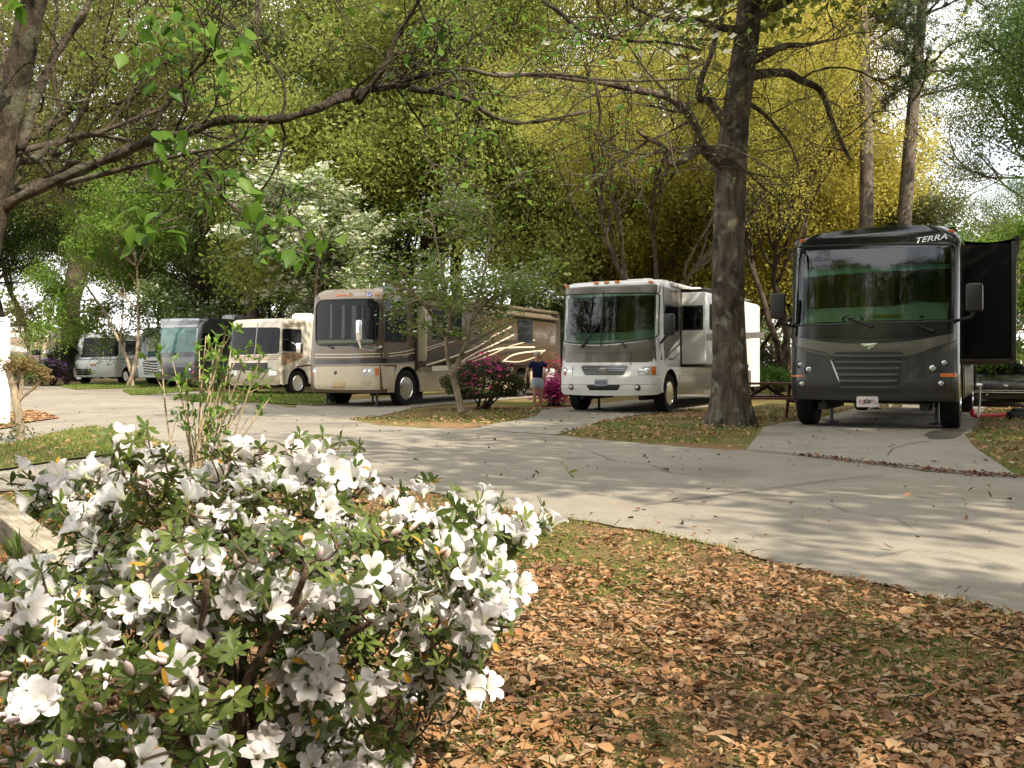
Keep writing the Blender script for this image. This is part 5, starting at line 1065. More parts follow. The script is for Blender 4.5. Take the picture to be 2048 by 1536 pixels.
# ================================================================ shrubs
def dome(name, label, px, D, rx, ry, h, cols, leaf=.06, n=5000, flower=None, nf=0, cat='shrub', group=None, fz=(.3,1.), fsize=.06, seed=1, fdir=None, lumps=6, z0=0.):
    rng = np.random.default_rng(seed); p = gpt(px, D); t = thing(name, label, cat, p, 0, group)
    def surf(k, rmin):
        d = unit(rng.normal(size=(k,3))); d[:,2] = np.abs(d[:,2])**.9*np.where(rng.random(k) < .12, -.2, 1)
        lob = 1+.13*np.sin(lumps*np.arctan2(d[:,1], d[:,0])+seed)+.10*np.sin(5*d[:,2]*2+d[:,0]*4+seed*2)+.07*np.sin(9*d[:,0]+7*d[:,1])
        return d*(lob*(rmin+(1-rmin)*rng.random(k)**.5))[:,None]*np.array([rx,ry,h*.62])+np.array([0,0,h*.40+z0]), d
    q, d = surf(n, .62); V, Fq = leaf_quads(q, leaf*(.6+.8*rng.random(n)), rng, .5)
    link('foliage', np_mesh(name+'_leaves', V, Fq, [cols], {'rnd': np.repeat(rng.random(n), 4)}), t)
    br = []
    for k in range(14):
        e, _ = surf(1, .75); br.append(([np.array([rng.normal()*.1, rng.normal()*.1, -.03]), e[0]*.5+np.array([0,0,.05]), e[0]], [.025,.016,.006], 1))
    link('stem', wood_mesh(name+'_stems', br, DBARK), t)
    if flower:
        q, d = surf(nf*6, .97); ok = (q[:,2] > h*fz[0]) & (q[:,2] < h*fz[1])
        if fdir is not None: ok &= fdir(q)
        q = q[ok][:nf]; tips = q
        dogwood_bracts('blossom', tips, len(tips)*3, rng, fsize, t, 1., flower)
    return t
MAG = leafmat('magenta_petals', [(.38,.02,.14),(.55,.04,.23),(.68,.10,.34)], .35); HOT = leafmat('hot_pink_petals', [(.42,.02,.10),(.60,.05,.17),(.70,.12,.25)], .35); PUR = leafmat('purple_petals', [(.22,.10,.32),(.36,.18,.45),(.46,.26,.52)], .35)
SH = leafmat('azalea_leaves_dark', [(.018,.030,.010),(.04,.055,.016),(.085,.085,.025)], .3); SG = leafmat('boxwood_leaves', [(.03,.07,.012),(.06,.13,.02),(.10,.20,.03)], .35); SD = leafmat('holly_leaves', [(.010,.016,.009),(.022,.032,.014),(.045,.06,.02)], .2)
dome('azalea_bush', 'wide dark azalea bush with magenta blooms along its top, behind the slim forked dogwood', 968, 23.6, 1.05, .95, 1.18, SH, .065, 9000, MAG, 85, fz=(.42,.98), fsize=.055, seed=4, fdir=lambda q: (np.sin(3.1*q[:,0]+1.3) > -.15) & (q[:,0] < .55))
dome('azalea_bush', 'small magenta azalea in full bloom beside the walking person', 1108, 25.5, .36, .36, .60, SH, .05, 900, MAG, 420, fz=(.0,1.2), fsize=.05, seed=5)
dome('azalea_bush', 'small dark azalea with hot pink top, between bronze and white motorhomes', 1112, 32, .55, .5, 1.1, SH, .06, 2500, HOT, 34, fz=(.75,1.2), fsize=.055, seed=6)
dome('azalea_bush', 'dull purple flowering azalea near the left edge by the tan trailer', 78, 47, 1.1, .9, 1.35, SH, .09, 2500, PUR, 150, fz=(.3,1.2), fsize=.09, seed=7)
dome('azalea_bush', 'dark rusty azalea at the left edge in front of the dark shrub', 104, 48, .8, .8, 1.1, leafmat('rusty_leaves', [(.05,.03,.02),(.11,.06,.04),(.17,.10,.06)], .3), .09, 2000, seed=8)
dome('evergreen_shrub', 'tall dark square shrub beside the old white motorhome', 134, 50, 1.05, .9, 2.2, SD, .10, 6000, seed=9)
dome('evergreen_shrub', 'dark round shrub at the far left behind the white post', 28, 40, 1.1, .9, 1.5, SG, .09, 3500, seed=19)
dome('round_shrub', 'bright green clipped round shrub beside the black motorhome', 1553, 33, .68, .6, 1.0, SG, .06, 6000, seed=10)
dome('round_shrub', 'larger dark clipped shrub behind the bright green round one', 1528, 40, .85, .7, 1.75, SD, .07, 6000, seed=11)
dome('round_shrub', 'small light green shrub at the rear corner of the white motorhome', 1510, 36, .42, .4, .85, leafmat('lime_leaves', [(.06,.12,.015),(.12,.20,.03),(.18,.28,.05)], .4), .06, 2500, seed=12)
dome('azalea_bush', 'pinkish red azalea peeking above the bright green round shrub', 1580, 44, .6, .5, 1.45, SH, .06, 900, leafmat('salmon_petals', [(.45,.12,.10),(.6,.2,.17),(.7,.3,.26)], .3), 160, fz=(.4,1.3), fsize=.06, seed=13)
dome('evergreen_shrub', 'low hedge shrub glimpsed under the charcoal grey motorhome nose', 425, 37.5, .9, .5, .8, SH, .07, 2500, HOT, 5, fsize=.05, seed=14)
# far wood closing the horizon
rng = np.random.default_rng(9); N = 52000
x = rng.uniform(-110, 110, N); zt = 6.5+2.5*np.sin(x*.21)+1.6*np.sin(x*.57+1)+1.2*np.sin(x*1.3); zt = np.where((x > 30) & (x < 52), zt*.75, zt)
z = .25+zt*rng.random(N)**.85; V, Fq = leaf_quads(np.stack([x, 92+rng.normal(size=N)*3, z], 1), .42+.3*rng.random(N), rng, .6)
tag(link('far_wood', np_mesh('far_wood', V, Fq, [leafmat('far_leaves', [(.03,.05,.015),(.08,.10,.025),(.16,.16,.04)], .4)], {'rnd': np.repeat(np.clip(.5+.3*np.sin(x*.8+z*.7)+.25*rng.normal(size=N), 0, 1), 4)})), 'leafy far wood closing off the view behind all the trees', 'wood', None, 'stuff')

x = rng.uniform(-90, 90, 34000); zt = 19+4*np.sin(x*.17); z = zt*rng.random(34000)**.9; V, Fq = leaf_quads(np.stack([x, -48+rng.normal(size=34000)*3, z], 1), .7+.4*rng.random(34000), rng, .6)  # unseen wood added behind the camera, a dark reflection for the windshields
tag(link('far_wood', np_mesh('unseen_rear_wood', V, Fq, [LM['deep']], {'rnd': np.repeat(rng.random(34000), 4)})), 'unseen dark wood added behind the camera for the windshields to reflect', 'wood', None, 'stuff')
# ================================================================ the white azalea in front
def petal_flower(seed, ruffle=.0022):
    rng = np.random.default_rng(seed); V = []; Fc = []; U = []
    nu, nv = 10, 7; open_ = rng.uniform(.75,1.15)
    for k in range(5):
        a0 = 2*PI*k/5+rng.normal()*.07; L = rng.uniform(.93,1.07)*(1.06 if k in (0,) else 1); ph = rng.uniform(0, 6.28); rec = rng.uniform(.4,1.5); tw = rng.normal()*.06; wd = rng.uniform(.0125,.0150)
        b = len(V)
        for i in range(nu):
            u = i/(nu-1); r = (.0042+.0078*u+.0325*max(0, u-.18)**1.15*open_)*L
            hwid = wd*(.62+.38*min(1, u/.55)) if u < .55 else wd*math.sqrt(max(0, 1-((u-.55)/.46)**2.3)); w = min(PI/5*1.06, hwid/r)
            for j in range(nv):
                v = 2*j/(nv-1)-1; ang = a0+w*v+tw*u
                z = .040*min(1, u*1.25)**.8-.030*rec*max(0, u-.62)**1.7+.0009*(k % 2)*u
                z += ruffle*u*u*math.sin(4.5*v+ph)*abs(v)*1.3-.0040*u*(1-v*v)*(u > .2)+ruffle*.5*u*math.sin(8*v+ph*2)
                V.append((r*math.cos(ang), r*math.sin(ang), z)); U.append(u)
        Fc += [(b+i*nv+j, b+i*nv+j+1, b+(i+1)*nv+j+1, b+(i+1)*nv+j) for i in range(nu-1) for j in range(nv-1)]
    return np.array(V), np.array(Fc), np.array(U)
def petal_mat():
    t = NT('white_azalea_petal'); a = t.n('ShaderNodeAttribute', attribute_name='u'); v = t.coords('Object'); 
    c = t.ramp(a.outputs['Fac'], [(0,(.50,.56,.24)),(.22,(.74,.76,.58)),(.42,(.88,.87,.85)),(.8,(.90,.885,.885)),(1,(.89,.85,.86))])
    oi = t.n('ShaderNodeObjectInfo'); c = t.mix(c, (.84,.72,.75), t.ramp(oi.outputs['Random'], [(.55,(0,0,0)),(1,(.55,.55,.55))]))
    c = t.mix(c, (.50,.33,.19), t.ramp(oi.outputs['Random'], [(.962,(0,0,0)),(.97,(.9,.9,.9))]))
    bmp = t.bump(t.noise(t.coords('Object', (90,90,25)), 1.5, 3), .35, .004)
    tr = t.n('ShaderNodeBsdfTranslucent'); t.l(c, tr.inputs['Color']); mx = t.n('ShaderNodeMixShader', i_0=.45); t.l(t.bsdf(c, .55, 0, .2, 0, bmp), mx.inputs[1]); t.l(tr.outputs[0], mx.inputs[2]); return t.surf(mx.outputs[0])
PETAL = petal_mat()
FL = []
for s_ in range(5):
    V, Fc, U = petal_flower(s_+3); FL.append((np_mesh('azalea_flower', V, Fc, [PETAL], {'u': U}, True), V, Fc, U))
mb = MB()
for k in range(6):
    a = 2*PI*k/6+.3; mb.tube([(0,0,.004),(.004*math.cos(a),.004*math.sin(a),.022),(.010*math.cos(a),.010*math.sin(a)-.004,.044+.004*(k%2))], [.0007,.0006,.0005], 4); mb.ellip((.010*math.cos(a),.010*math.sin(a)-.004,.045+.004*(k%2)), (.0013,.0013,.0018), 5)
o = mb.build('stamens', mat('stamen_pale', (.62,.60,.40), .6)); STAM = o.data; bpy.data.objects.remove(o)
FPX = [(257,893),(109,953),(90,969),(123,939),(159,950),(170,936),(241,934),(301,923),(246,980),(211,988),(191,1021),(227,1013),(336,953),(375,983),(410,926),(429,934),(452,940),(487,934),(492,953),(473,967),(519,915),(541,956),(506,991),(533,931),(536,1035),(492,1049),(410,1049),(197,1076),(282,1106),(268,1117),(301,1131),(325,1133),(74,1128),(16,1161),(115,1180),(90,1166),(164,1169),(170,1188),(235,1183),(260,1185),(320,1188),(306,1174),(451,1155),(421,1191),(489,1213),(492,1188),(519,1185),(547,1183),(77,1215),(104,1224),(49,1224),(120,1243),(153,1256),(175,1265),(11,1248),(366,1114),(325,1235),(424,1256),
 (612,909),(600,900),(708,926),(708,961),(623,934),(650,942),(606,945),(647,980),(642,1002),(645,1035),(615,1092),(664,1095),(820,1008),(806,1021),(844,1021),(885,1024),(948,1024),(987,1038),(1014,1046),(1047,1046),(1074,1030),(913,1057),(940,1084),(978,1095),(970,1111),(858,1098),(795,1117),(779,1133),(997,1128),(951,1158),(1008,1150),(995,1199),(888,1158),(842,1172),(880,1183),(768,1163),(724,1158),(582,1155),(576,1183),(628,1194),(647,1169),(601,1188),(568,1224),(899,1210),(915,1232),(888,1243),(951,1248),(825,1237),(811,1262),
 (61,1395),(85,1383),(239,1424),(290,1449),(93,1505),(122,1470),(283,1505),(334,1517),(364,1507),(225,1534),(146,1278),(185,1282),(330,1241),(430,1265),(373,1336),(422,1468),(598,1317),(610,1297),(573,1317),(651,1317),(607,1351),(651,1365),(742,1348),(803,1336),(827,1336),(812,1258),(891,1331),(910,1334),(937,1358),(939,1383),(710,1407),(529,1448),(556,1460),(627,1456),(720,1465),(734,1495),(681,1460),(671,1517),(744,1522),(781,1485),(800,1517),(532,1509),(700,1500),(765,1508),(0,1210),(-30,1180),(30,1190),(-25,1240),(205,1200),(355,1200),(388,1225),(545,1215),(665,1215),(700,1180),(745,1130),(930,1130),(965,1180),(1030,1060),(900,1075),(560,940),(580,970),(395,955),(285,950),(140,975),(60,985)]
def fdepth(px, py, rng):
    if py < 960: d = 2.35
    elif py < 1060: d = 2.22-.0008*(py-960)
    elif py < 1290: d = 1.92-.0004*(py-1060)
    else: d = 1.62 if px < 470 else 1.86
    if px > 760: d += .10
    return d+rng.normal()*.05
def azalea():
    rng = np.random.default_rng(31); base = Vector((-.58, 2.02, 0)); t = thing('white_azalea_bush', 'big azalea bush covered in white blossom with pink buds, filling the lower left foreground', 'flowering shrub', base)
    ctr = np.array([0,.05,.30]); items = []; late = []
    for px, py in FPX:
        p = np.array(at(px, py+16, fdepth(px, py, rng))-base); out = nrm(p-ctr); n = nrm(out*.75+np.array([.15,-.42,.05])+rng.normal(size=3)*.52); items.append((p, n, rng.uniform(.90,1.14)))
    for p, n, s in list(items)[:150]+list(items)[:90]:
        q = p+rng.normal(size=3)*np.array([.035,.03,.028]); late.append((q, nrm(n+rng.normal(size=3)*.6), rng.uniform(.82,1.06)))
    items += late
    # back and side flowers the photo only hints at
    for k in range(60):
        px = rng.uniform(60,1000); py = rng.uniform(960,1250); p = np.array(at(px, py, fdepth(px, py, rng)+rng.uniform(.2,.5))-base); items.append((p, nrm(nrm(p-ctr)+rng.normal(size=3)*.3), rng.uniform(.95,1.25)))
    def mtx(p, n, s, roll):
        z = Vector(n); x = z.orthogonal().normalized(); q = Matrix((x, z.cross(x), z)).transposed().to_4x4(); return Matrix.Translation(Vector(p)) @ q @ Matrix.Rotation(roll, 4, 'Z') @ Matrix.Scale(s, 4) @ Matrix.Translation((0,0,-.012))
    rest = []; 
    for i, (p, n, s) in enumerate(items):
        me, V, Fc, U = FL[i % 5]; M = mtx(p, n, s, rng.uniform(0, 6.28))
        if i < 100:
            o = link('flower', me, t); o.matrix_local = M; st = link('stamens', STAM, o)
        else: rest.append((np.array([(M @ Vector(v))[:] for v in V]), Fc, U))
    off = 0; VV = []; FF = []; UU = []
    for V, Fc, U in rest: VV.append(V); FF.append(Fc+off); UU.append(U); off += len(V)
    tag(link('blossoms', np_mesh('remaining_flowers', np.concatenate(VV), np.concatenate(FF), [PETAL], {'u': np.concatenate(UU)}, True), t), kind='stuff')
    # buds
    bpx = [(462,905),(440,900),(520,890),(600,885),(580,895),(345,915),(330,905),(300,990),(310,1000),(325,975),(295,975),(385,985),(430,1030),(440,1000),(395,1118),(405,1145),(415,1120),(480,1130),(55,1330),(18,1350),(105,1335),(165,1355),(210,1355),(270,1348),(300,1360),(15,1432),(50,1435),(90,1430),(110,1420),(190,1428),(310,1325),(325,1322),(368,1390),(395,1395),(465,1385),(30,1505),(120,1520),(255,1500),(262,1455),(160,1472),(175,1470),(400,1500),(410,1520),(740,960),(820,1060),(760,1045),(790,1070),(700,1090),(880,1110),(920,1120),(905,1095),(630,1120),(560,1400),(600,1408),(620,1410),(650,1430),(640,1440),(540,1398),(20,1275),(230,900),(285,955),(640,895),(420,905),(250,920),(470,1010),(345,1060),(360,1070),(200,1050),(240,1055),(860,1130),(700,1030),(745,1060),(660,1060),(610,1020),(580,1010),(560,1060)]
    mb = MB(); mb.lathe([(.0012,0),(.0028,.002),(.0030,.006),(.0048,.014),(.0056,.022),(.0045,.030),(.0022,.036),(0,.038)], None, 8); o = mb.build('bud', [mat('pink_white_bud', (.72,.56,.54), .5, 0, .3, 0, .22, 90), mat('bud_calyx', (.22,.26,.07), .6)]); BUD = o.data; bpy.data.objects.remove(o)
    for p in BUD.polygons:
        p.use_smooth = True
        if p.center.z < .007: p.material_index = 1
    k = 0; bp = []
    for px, py in bpx:
        c = np.array(at(px, py, fdepth(px, py, rng)-.04)-base); bp.append(c)
        for j in range(rng.integers(1,3)):
            if k >= 98: break
            k += 1; n = nrm(nrm(c-ctr)+np.array([0,-.2,.35])+rng.normal(size=3)*.4); o = link('bud', BUD, t); o.matrix_local = mtx(c+rng.normal(size=3)*.006, n, rng.uniform(.75,1.2), 0)
    # leaf rosettes
    cs = []
    for p, n, s in items: 
        for j in range(2): cs.append((p-n*.03+rng.normal(size=3)*.03, n))
    for c in bp: cs.append((c-np.array([0,0,.01]), nrm(c-ctr)))
    ROWS = [(-60,1100,940,1300,270,.0,.45),(-40,520,1300,1560,85,-.05,.35),(420,1000,1250,1540,110,.0,.4),(0,760,1000,1140,190,-.05,.25)]
    for x0, x1, y0, y1, n_, d0, d1 in ROWS:
        for k in range(n_):
            px = rng.uniform(x0, x1); py = rng.uniform(y0, y1)
            if px > 1010-.2*max(0, py-1100)-.35*max(0, py-1380): continue
            if py < 1010+(25 if px < 80 else -80 if px < 730 else 20): continue
            if px < 125 and py < 1125: continue
            c = np.array(at(px, py, fdepth(px, py, rng)+rng.uniform(d0, d1))-base); cs.append((c, nrm(c-ctr+np.array([0,0,.25]))))
    V = []; Fc = []; R_ = []
    for c, n in cs:
        k = rng.integers(5,9); x = nrm(np.cross(n, rng.normal(size=3))); y = np.cross(n, x); tint = rng.random()
        for j in range(k):
            a = 2*PI*j/k+rng.normal()*.25; d = nrm((x*math.cos(a)+y*math.sin(a))+n*rng.uniform(.0,.8)); L = rng.uniform(.022,.043); W = L*rng.uniform(.28,.40)
            nn = nrm(n-d*np.dot(n, d)); b = np.cross(nn, d); b_ = len(V)
            yellow = rng.random() < .035
            for u, w in ((.0,.10),(.35,.75),(.68,1.),(.9,.62),(1.,.05)):
                q = c+d*L*u-nn*L*.16*u*u
                V += [q-b*W*w*.5+nn*W*.12*w, q, q+b*W*w*.5+nn*W*.12*w]; R_ += [1. if yellow else .85*np.clip(.5*tint+.5*rng.random(), 0, 1)]*3
            Fc += [(b_+i*3+j2, b_+i*3+j2+1, b_+i*3+j2+4, b_+i*3+j2+3) for i in range(4) for j2 in (0,1)]
    LMZ = NT('azalea_leaf'); a = LMZ.n('ShaderNodeAttribute', attribute_name='rnd'); col = LMZ.ramp(a.outputs['Fac'], [(0,(.035,.062,.014)),(.4,(.088,.13,.025)),(.86,(.19,.22,.055)),(.9,(.26,.24,.06)),(.97,(.55,.30,.04))])
    tr = LMZ.n('ShaderNodeBsdfTranslucent'); LMZ.l(col, tr.inputs['Color']); mx = LMZ.n('ShaderNodeMixShader', i_0=.35); LMZ.l(LMZ.bsdf(col, .42, 0, .4), mx.inputs[1]); LMZ.l(tr.outputs[0], mx.inputs[2]); LMZ.surf(mx.outputs[0])
    link('foliage', np_mesh('azalea_leaves', np.array(V), np.array(Fc), [LMZ.m], {'rnd': R_}, True), t)
    # branches from the base to the flowers and rosettes
    br = []; mains = []
    for k in range(15):
        az = rng.uniform(0, 2*PI); e = np.array([.42*math.cos(az), .30*math.sin(az), rng.uniform(.30,.55)]); p0 = np.array([rng.normal()*.07, .05+rng.normal()*.05, -.02]); m1 = p0+(e-p0)*.5+np.array([rng.normal()*.04, rng.normal()*.04, .05]); pts = [np.array(v) for v in spline([Vector(p0), Vector(m1), Vector(e)], 5)]; mains.append(pts); br.append((pts, list(np.linspace(.012,.006, len(pts))), 0))
    for q in ([(420,1560,1.95),(395,1400,1.95),(380,1300,1.95),(372,1250,2.0)], [(470,1560,1.9),(560,1380,1.9),(640,1290,1.92),(700,1235,1.95),(760,1205,2.0)], [(480,1560,1.9),(450,1330,1.95),(420,1180,2.0),(380,1080,2.1)]):
        pts = [np.array(v-base) for v in spline([at(*p) for p in q], 5)]; mains.append(pts); br.append((pts, list(np.linspace(.013,.006, len(pts))), 0))
    allm = np.array([p for m in mains for p in m[2:]])
    ends = [p for p, n, s in items]+bp+[c for c, n in cs[::2]]
    ends = np.array(ends); dm = np.array([np.linalg.norm(allm-e, axis=1).min() for e in ends]); nodes = np.zeros((len(allm)+2*len(ends), 3)); nodes[:len(allm)] = allm; load = np.zeros(len(nodes)); nn_ = len(allm)
    for e in ends[np.argsort(dm)]:
        j = np.argmin(np.linalg.norm((nodes[:nn_]-e)*np.array([1,1,1.05]), axis=1)+load[:nn_]*.02+np.where(nodes[:nn_,2] > e[2]+.03, .05, 0)+rng.random(nn_)*.03); load[j] += 1; s0 = nodes[j]; mid = s0*.5+e*.5+rng.normal(size=3)*.01-np.array([0,0,.012]); nodes[nn_] = mid; nodes[nn_+1] = e*.9+mid*.1; nn_ += 2
        br.append((spline([Vector(s0), Vector(mid), Vector(e)], 3), [.0034,.0032,.003,.0027,.0025,.0022,.002], 1))
    link('branches', wood_mesh('azalea_branches', br, barkmat('azalea_twig', (.06,.04,.028), (.16,.11,.075), (30,30,30), .4), 8, .0012), t)
azalea()
# ================================================================ ground cover
def inside(poly, x, y):
    r = np.zeros(len(x), bool); n = len(poly)
    for i in range(n):
        (x0, y0), (x1, y1) = poly[i], poly[i-1]
        c = ((y0 > y) != (y1 > y)); r ^= c & (x < (x1-x0)*(y-y0)/((y1-y0) if y1 != y0 else 1e-9)+x0)
    return r
def patch_noise(x, y, s=1.):
    return .5+.25*np.sin(1.9*x*s+.8*np.sin(1.3*y*s)+.5)+.25*np.sin(2.3*y*s+1.1*np.sin(1.7*x*s+1)+2)+.15*np.sin(5.1*x*s+1.7*y*s)*np.sin(4.3*y*s-2.2*x*s)
DEADM = leafmat('dead_leaves', [(.07,.036,.018),(.17,.082,.036),(.28,.138,.056),(.37,.21,.095),(.24,.155,.095),(.43,.31,.18)], .15, .6, .3)
GRASSL = leafmat('grass_blades', [(.045,.09,.013),(.092,.142,.025),(.155,.20,.04),(.27,.27,.085)], .4)
def dead_leaves(name, x, y, L, rng, tilt=.45, lift=.012, mats=None, tint=None, z0=0.012):
    """curled oak and magnolia leaves, each 2 x 3 faces"""
    n = len(x); az = rng.uniform(0, 2*PI, n); nrm_ = unit(np.stack([rng.normal(size=n)*tilt, rng.normal(size=n)*tilt, np.ones(n)], 1))
    a = np.stack([np.cos(az), np.sin(az), np.zeros(n)], 1); a = unit(a-nrm_*np.sum(a*nrm_, 1, keepdims=True)); b = np.cross(nrm_, a)
    L = L[:,None]; W = L*rng.uniform(.26,.68,n)[:,None]; cup = rng.uniform(-.35,.85,n)[:,None]; bend = rng.uniform(-.35,.6,n)[:,None]
    c = np.stack([x, y, gzv(y)+z0+lift*rng.random(n)+np.abs(nrm_[:,0]*.3)*L[:,0]*.6], 1); cols = []
    for u, w in ((-.5,.07),(-.27,.74),(.02,1.),(.28,.72),(.5,.05)):
        for s_ in (-1,0,1): cols.append(c+a*u*L+b*s_*w*W*.5+nrm_*(abs(s_)*w*cup*W*.5-bend*u*u*L+bend*.25*L*0))
    V = np.stack(cols, 1).reshape(-1,3); k = np.array([[i*3+j, i*3+j+1, i*3+j+4, i*3+j+3] for i in range(4) for j in (0,1)])
    Fq = (np.arange(n)[:,None,None]*15+k[None]).reshape(-1,4); r = rng.random(n) if tint is None else tint
    return np_mesh(name, V, Fq, [mats or DEADM], {'rnd': np.repeat(r, 15)}, True)
def blades(name, x, y, h, rng, w=.0035, m=None, lean=.5, z0=0., tint=None):
    n = len(x); az = rng.uniform(0, 2*PI, n); d = np.stack([np.cos(az), np.sin(az), 0*az], 1); s_ = np.stack([-np.sin(az), np.cos(az), 0*az], 1)*w; p = np.stack([x, y, gzv(y)+z0], 1); ln = (rng.random(n)*lean)[:,None]; h = h[:,None]; up = np.array([0,0,1.])
    p1 = p+up*h*.55+d*h*ln*.3; p2 = p+up*h*(1-.3*ln)+d*h*ln*1.0
    V = np.stack([p-s_, p+s_, p1+s_*.8, p1-s_*.8, p2+s_*.12, p2-s_*.12], 1).reshape(-1,3)
    k = np.array([[0,1,2,3],[3,2,4,5]]); Fq = (np.arange(n)[:,None,None]*6+k[None]).reshape(-1,4)
    return np_mesh(name, V, Fq, [m or GRASSL], {'rnd': np.repeat(rng.random(n) if tint is None else tint, 6)})
rng = np.random.default_rng(101)
# near bed of fallen leaves: density thins where grass shows
N = 150000; D = 1.75+6.2*rng.random(N)**1.45; x = rng.uniform(-1,1,N)*D*.72+.0; y = D
ok = ~inside(ROADPOLY, x, y); g = patch_noise(x, y); dens = np.clip(1.0-1.9*np.clip(g-.52, 0, 1), .34, 1)*np.where(x < -.2, .6, 1.)*np.clip(.25+1.1*patch_noise(x*3.3+1, y*3.3), .3, 1); ok &= rng.random(N) < dens*np.clip(1.15-.06*D, .5, 1)
x, y = x[ok], y[ok]; n0 = len(x); Df = 1.75+4.5*rng.random(60000)**1.3; xf = rng.uniform(-.9,1,60000)*Df*.7; of = ~inside(ROADPOLY, xf, Df); x = np.concatenate([x, xf[of]]); y = np.concatenate([y, Df[of]]); frag = np.arange(len(x)) >= n0
tint = np.clip(rng.random(len(x))*.92+.08*patch_noise(x, y, .7), 0, 1); tint = np.where(frag, tint*.6, tint)
tag(link('leaf_litter', dead_leaves('leaf_litter', x, y, np.where(frag, .005+.013*rng.random(len(x)), .013+.042*rng.random(len(x))**1.9), rng, .30, .012, tint=tint)), 'thick layer of fallen brown and orange leaves on the near ground', 'leaf litter', None, 'stuff')
N = 90000; D = 1.7+6*rng.random(N)**1.2; x = rng.uniform(-1,1,N)*D*.72; y = D; edge = np.zeros(N, bool)
g = patch_noise(x, y); g2 = patch_noise(x*2.3+4, y*2.3-1); ok = ~inside(ROADPOLY, x, y) & (rng.random(N) < np.clip(2.4*(g-.36), .05, 1)*np.clip(2*(g2-.30), .05, 1)); x, y = x[ok], y[ok]
tw = []
for k in range(260):
    D_ = 1.9+5*rng.random()**1.3; x_ = rng.uniform(-.9,1)*D_*.6
    if inside(ROADPOLY, np.array([x_]), np.array([D_]))[0]: continue
    a_ = rng.uniform(0, PI); L_ = rng.uniform(.03,.16); p_ = np.array([x_, D_, .028+.015*rng.random()]); d_ = np.array([math.cos(a_), math.sin(a_), rng.normal()*.12]); tw.append(([p_, p_+d_*L_*.5+rng.normal(size=3)*.006, p_+d_*L_], [.0022,.0019,.0012], 2))
tag(link('twig_litter', wood_mesh('twig_litter', tw, DBARK, 10, .001)), 'small dry twigs strewn among the near fallen leaves', 'twigs', None, 'stuff')
# taller fringe along the concrete edge
pe = []; 
for (a0, b0), (a1, b1) in zip(NEAR[2:12], NEAR[3:13]):
    for k in range(int(260*math.hypot(a1-a0, b1-b0))):
        u = rng.random(); px_, py_ = a0+(a1-a0)*u, b0+(b1-b0)*u; dd = abs(rng.normal())*.07
        if patch_noise(np.array([px_*1.7]), np.array([py_*1.7]))[0] > .50: pe.append((px_-dd*.7-.01, py_-dd*.7-.01))
pe = np.array(pe)
me = blades('grass', np.concatenate([x, pe[:,0]]), np.concatenate([y, pe[:,1]]), np.concatenate([(.010+.028*rng.random(len(x))**1.5)*(1+1.2*(rng.random(len(x))<.04)), .02+.05*rng.random(len(pe))]), rng, .0019, None, 1.1)
tag(link('grass', me), 'sparse green grass growing through the near fallen leaves', 'grass', None, 'stuff')
# farther ground: verges, islands
def cover(poly_test, x0, x1, y0, y1, n, name, lab, lsize, p=1., cat='leaf litter'):
    x = rng.uniform(x0, x1, n); y = rng.uniform(y0, y1, n); ok = poly_test(x, y) & (np.abs(x)/y < .62); x, y = x[ok], y[ok]
    return tag(link(name, dead_leaves(name, x, y, lsize*(.6+.7*rng.random(len(x))), rng, .35, .01, z0=.035, tint=np.clip(.2+.8*rng.random(len(x)), 0, 1))), lab, cat, None, 'stuff')
PADS = [PAD1, PAD2, PAD3]
def offroad(x, y):
    r = ~inside(ROADPOLY, x, y)
    for p_ in PADS: r &= ~inside(p_, x, y)
    return r
cover(lambda x, y: offroad(x, y) & (rng.random(len(x)) < .35+.6*(patch_noise(x, y, .6) > .45)), -5, 14, 8, 24, 16000, 'leaf_litter', 'brown leaves scattered on the grass islands between the driveways', .075)
cover(lambda x, y: inside(TIP, x, y) | inside(MULCH, x, y), -11, -3.5, 5.5, 17, 3200, 'leaf_litter', 'leaves scattered on the small lawn and leaf bed at the left', .06)
def far_grass(test, x0, x1, y0, y1, n, hgt, w, lab, z0=.0):
    x = rng.uniform(x0, x1, n); y = rng.uniform(y0, y1, n); ok = test(x, y) & (np.abs(x)/y < .62); x, y = x[ok], y[ok]; tint = np.clip(.28+.5*patch_noise(x, y, .8)*rng.random(len(x))+.3*rng.random(len(x)), 0, 1)
    tag(link('grass', blades('grass', x, y, hgt*(.5+.8*rng.random(len(x))), rng, w, None, .8, z0, tint)), lab, 'grass', None, 'stuff')
cover(lambda x, y: inside(MULCH, x, y), min(p[0] for p in MULCH), max(p[0] for p in MULCH), min(p[1] for p in MULCH), max(p[1] for p in MULCH), 5000, 'leaf_litter', 'orange leaves covering the small bed by the white board', .09)
far_grass(lambda x, y: offroad(x, y) & (patch_noise(x, y, .6) > .30), -5, 14, 8, 24, 60000, .05, .005, 'short yellow green grass on the islands between driveways')
for vp in VERGES: far_grass(lambda x, y: inside(vp, x, y), min(p[0] for p in vp), max(p[0] for p in vp), min(p[1] for p in vp), max(p[1] for p in vp), 9000, .09, .012, 'short grass strip in front of the far motorhomes', .03)
far_grass(lambda x, y: inside(TIP, x, y), -12, -3.8, 5, 15.2, 30000, .045, .0045, 'short grass of the small lawn at the left', .03)
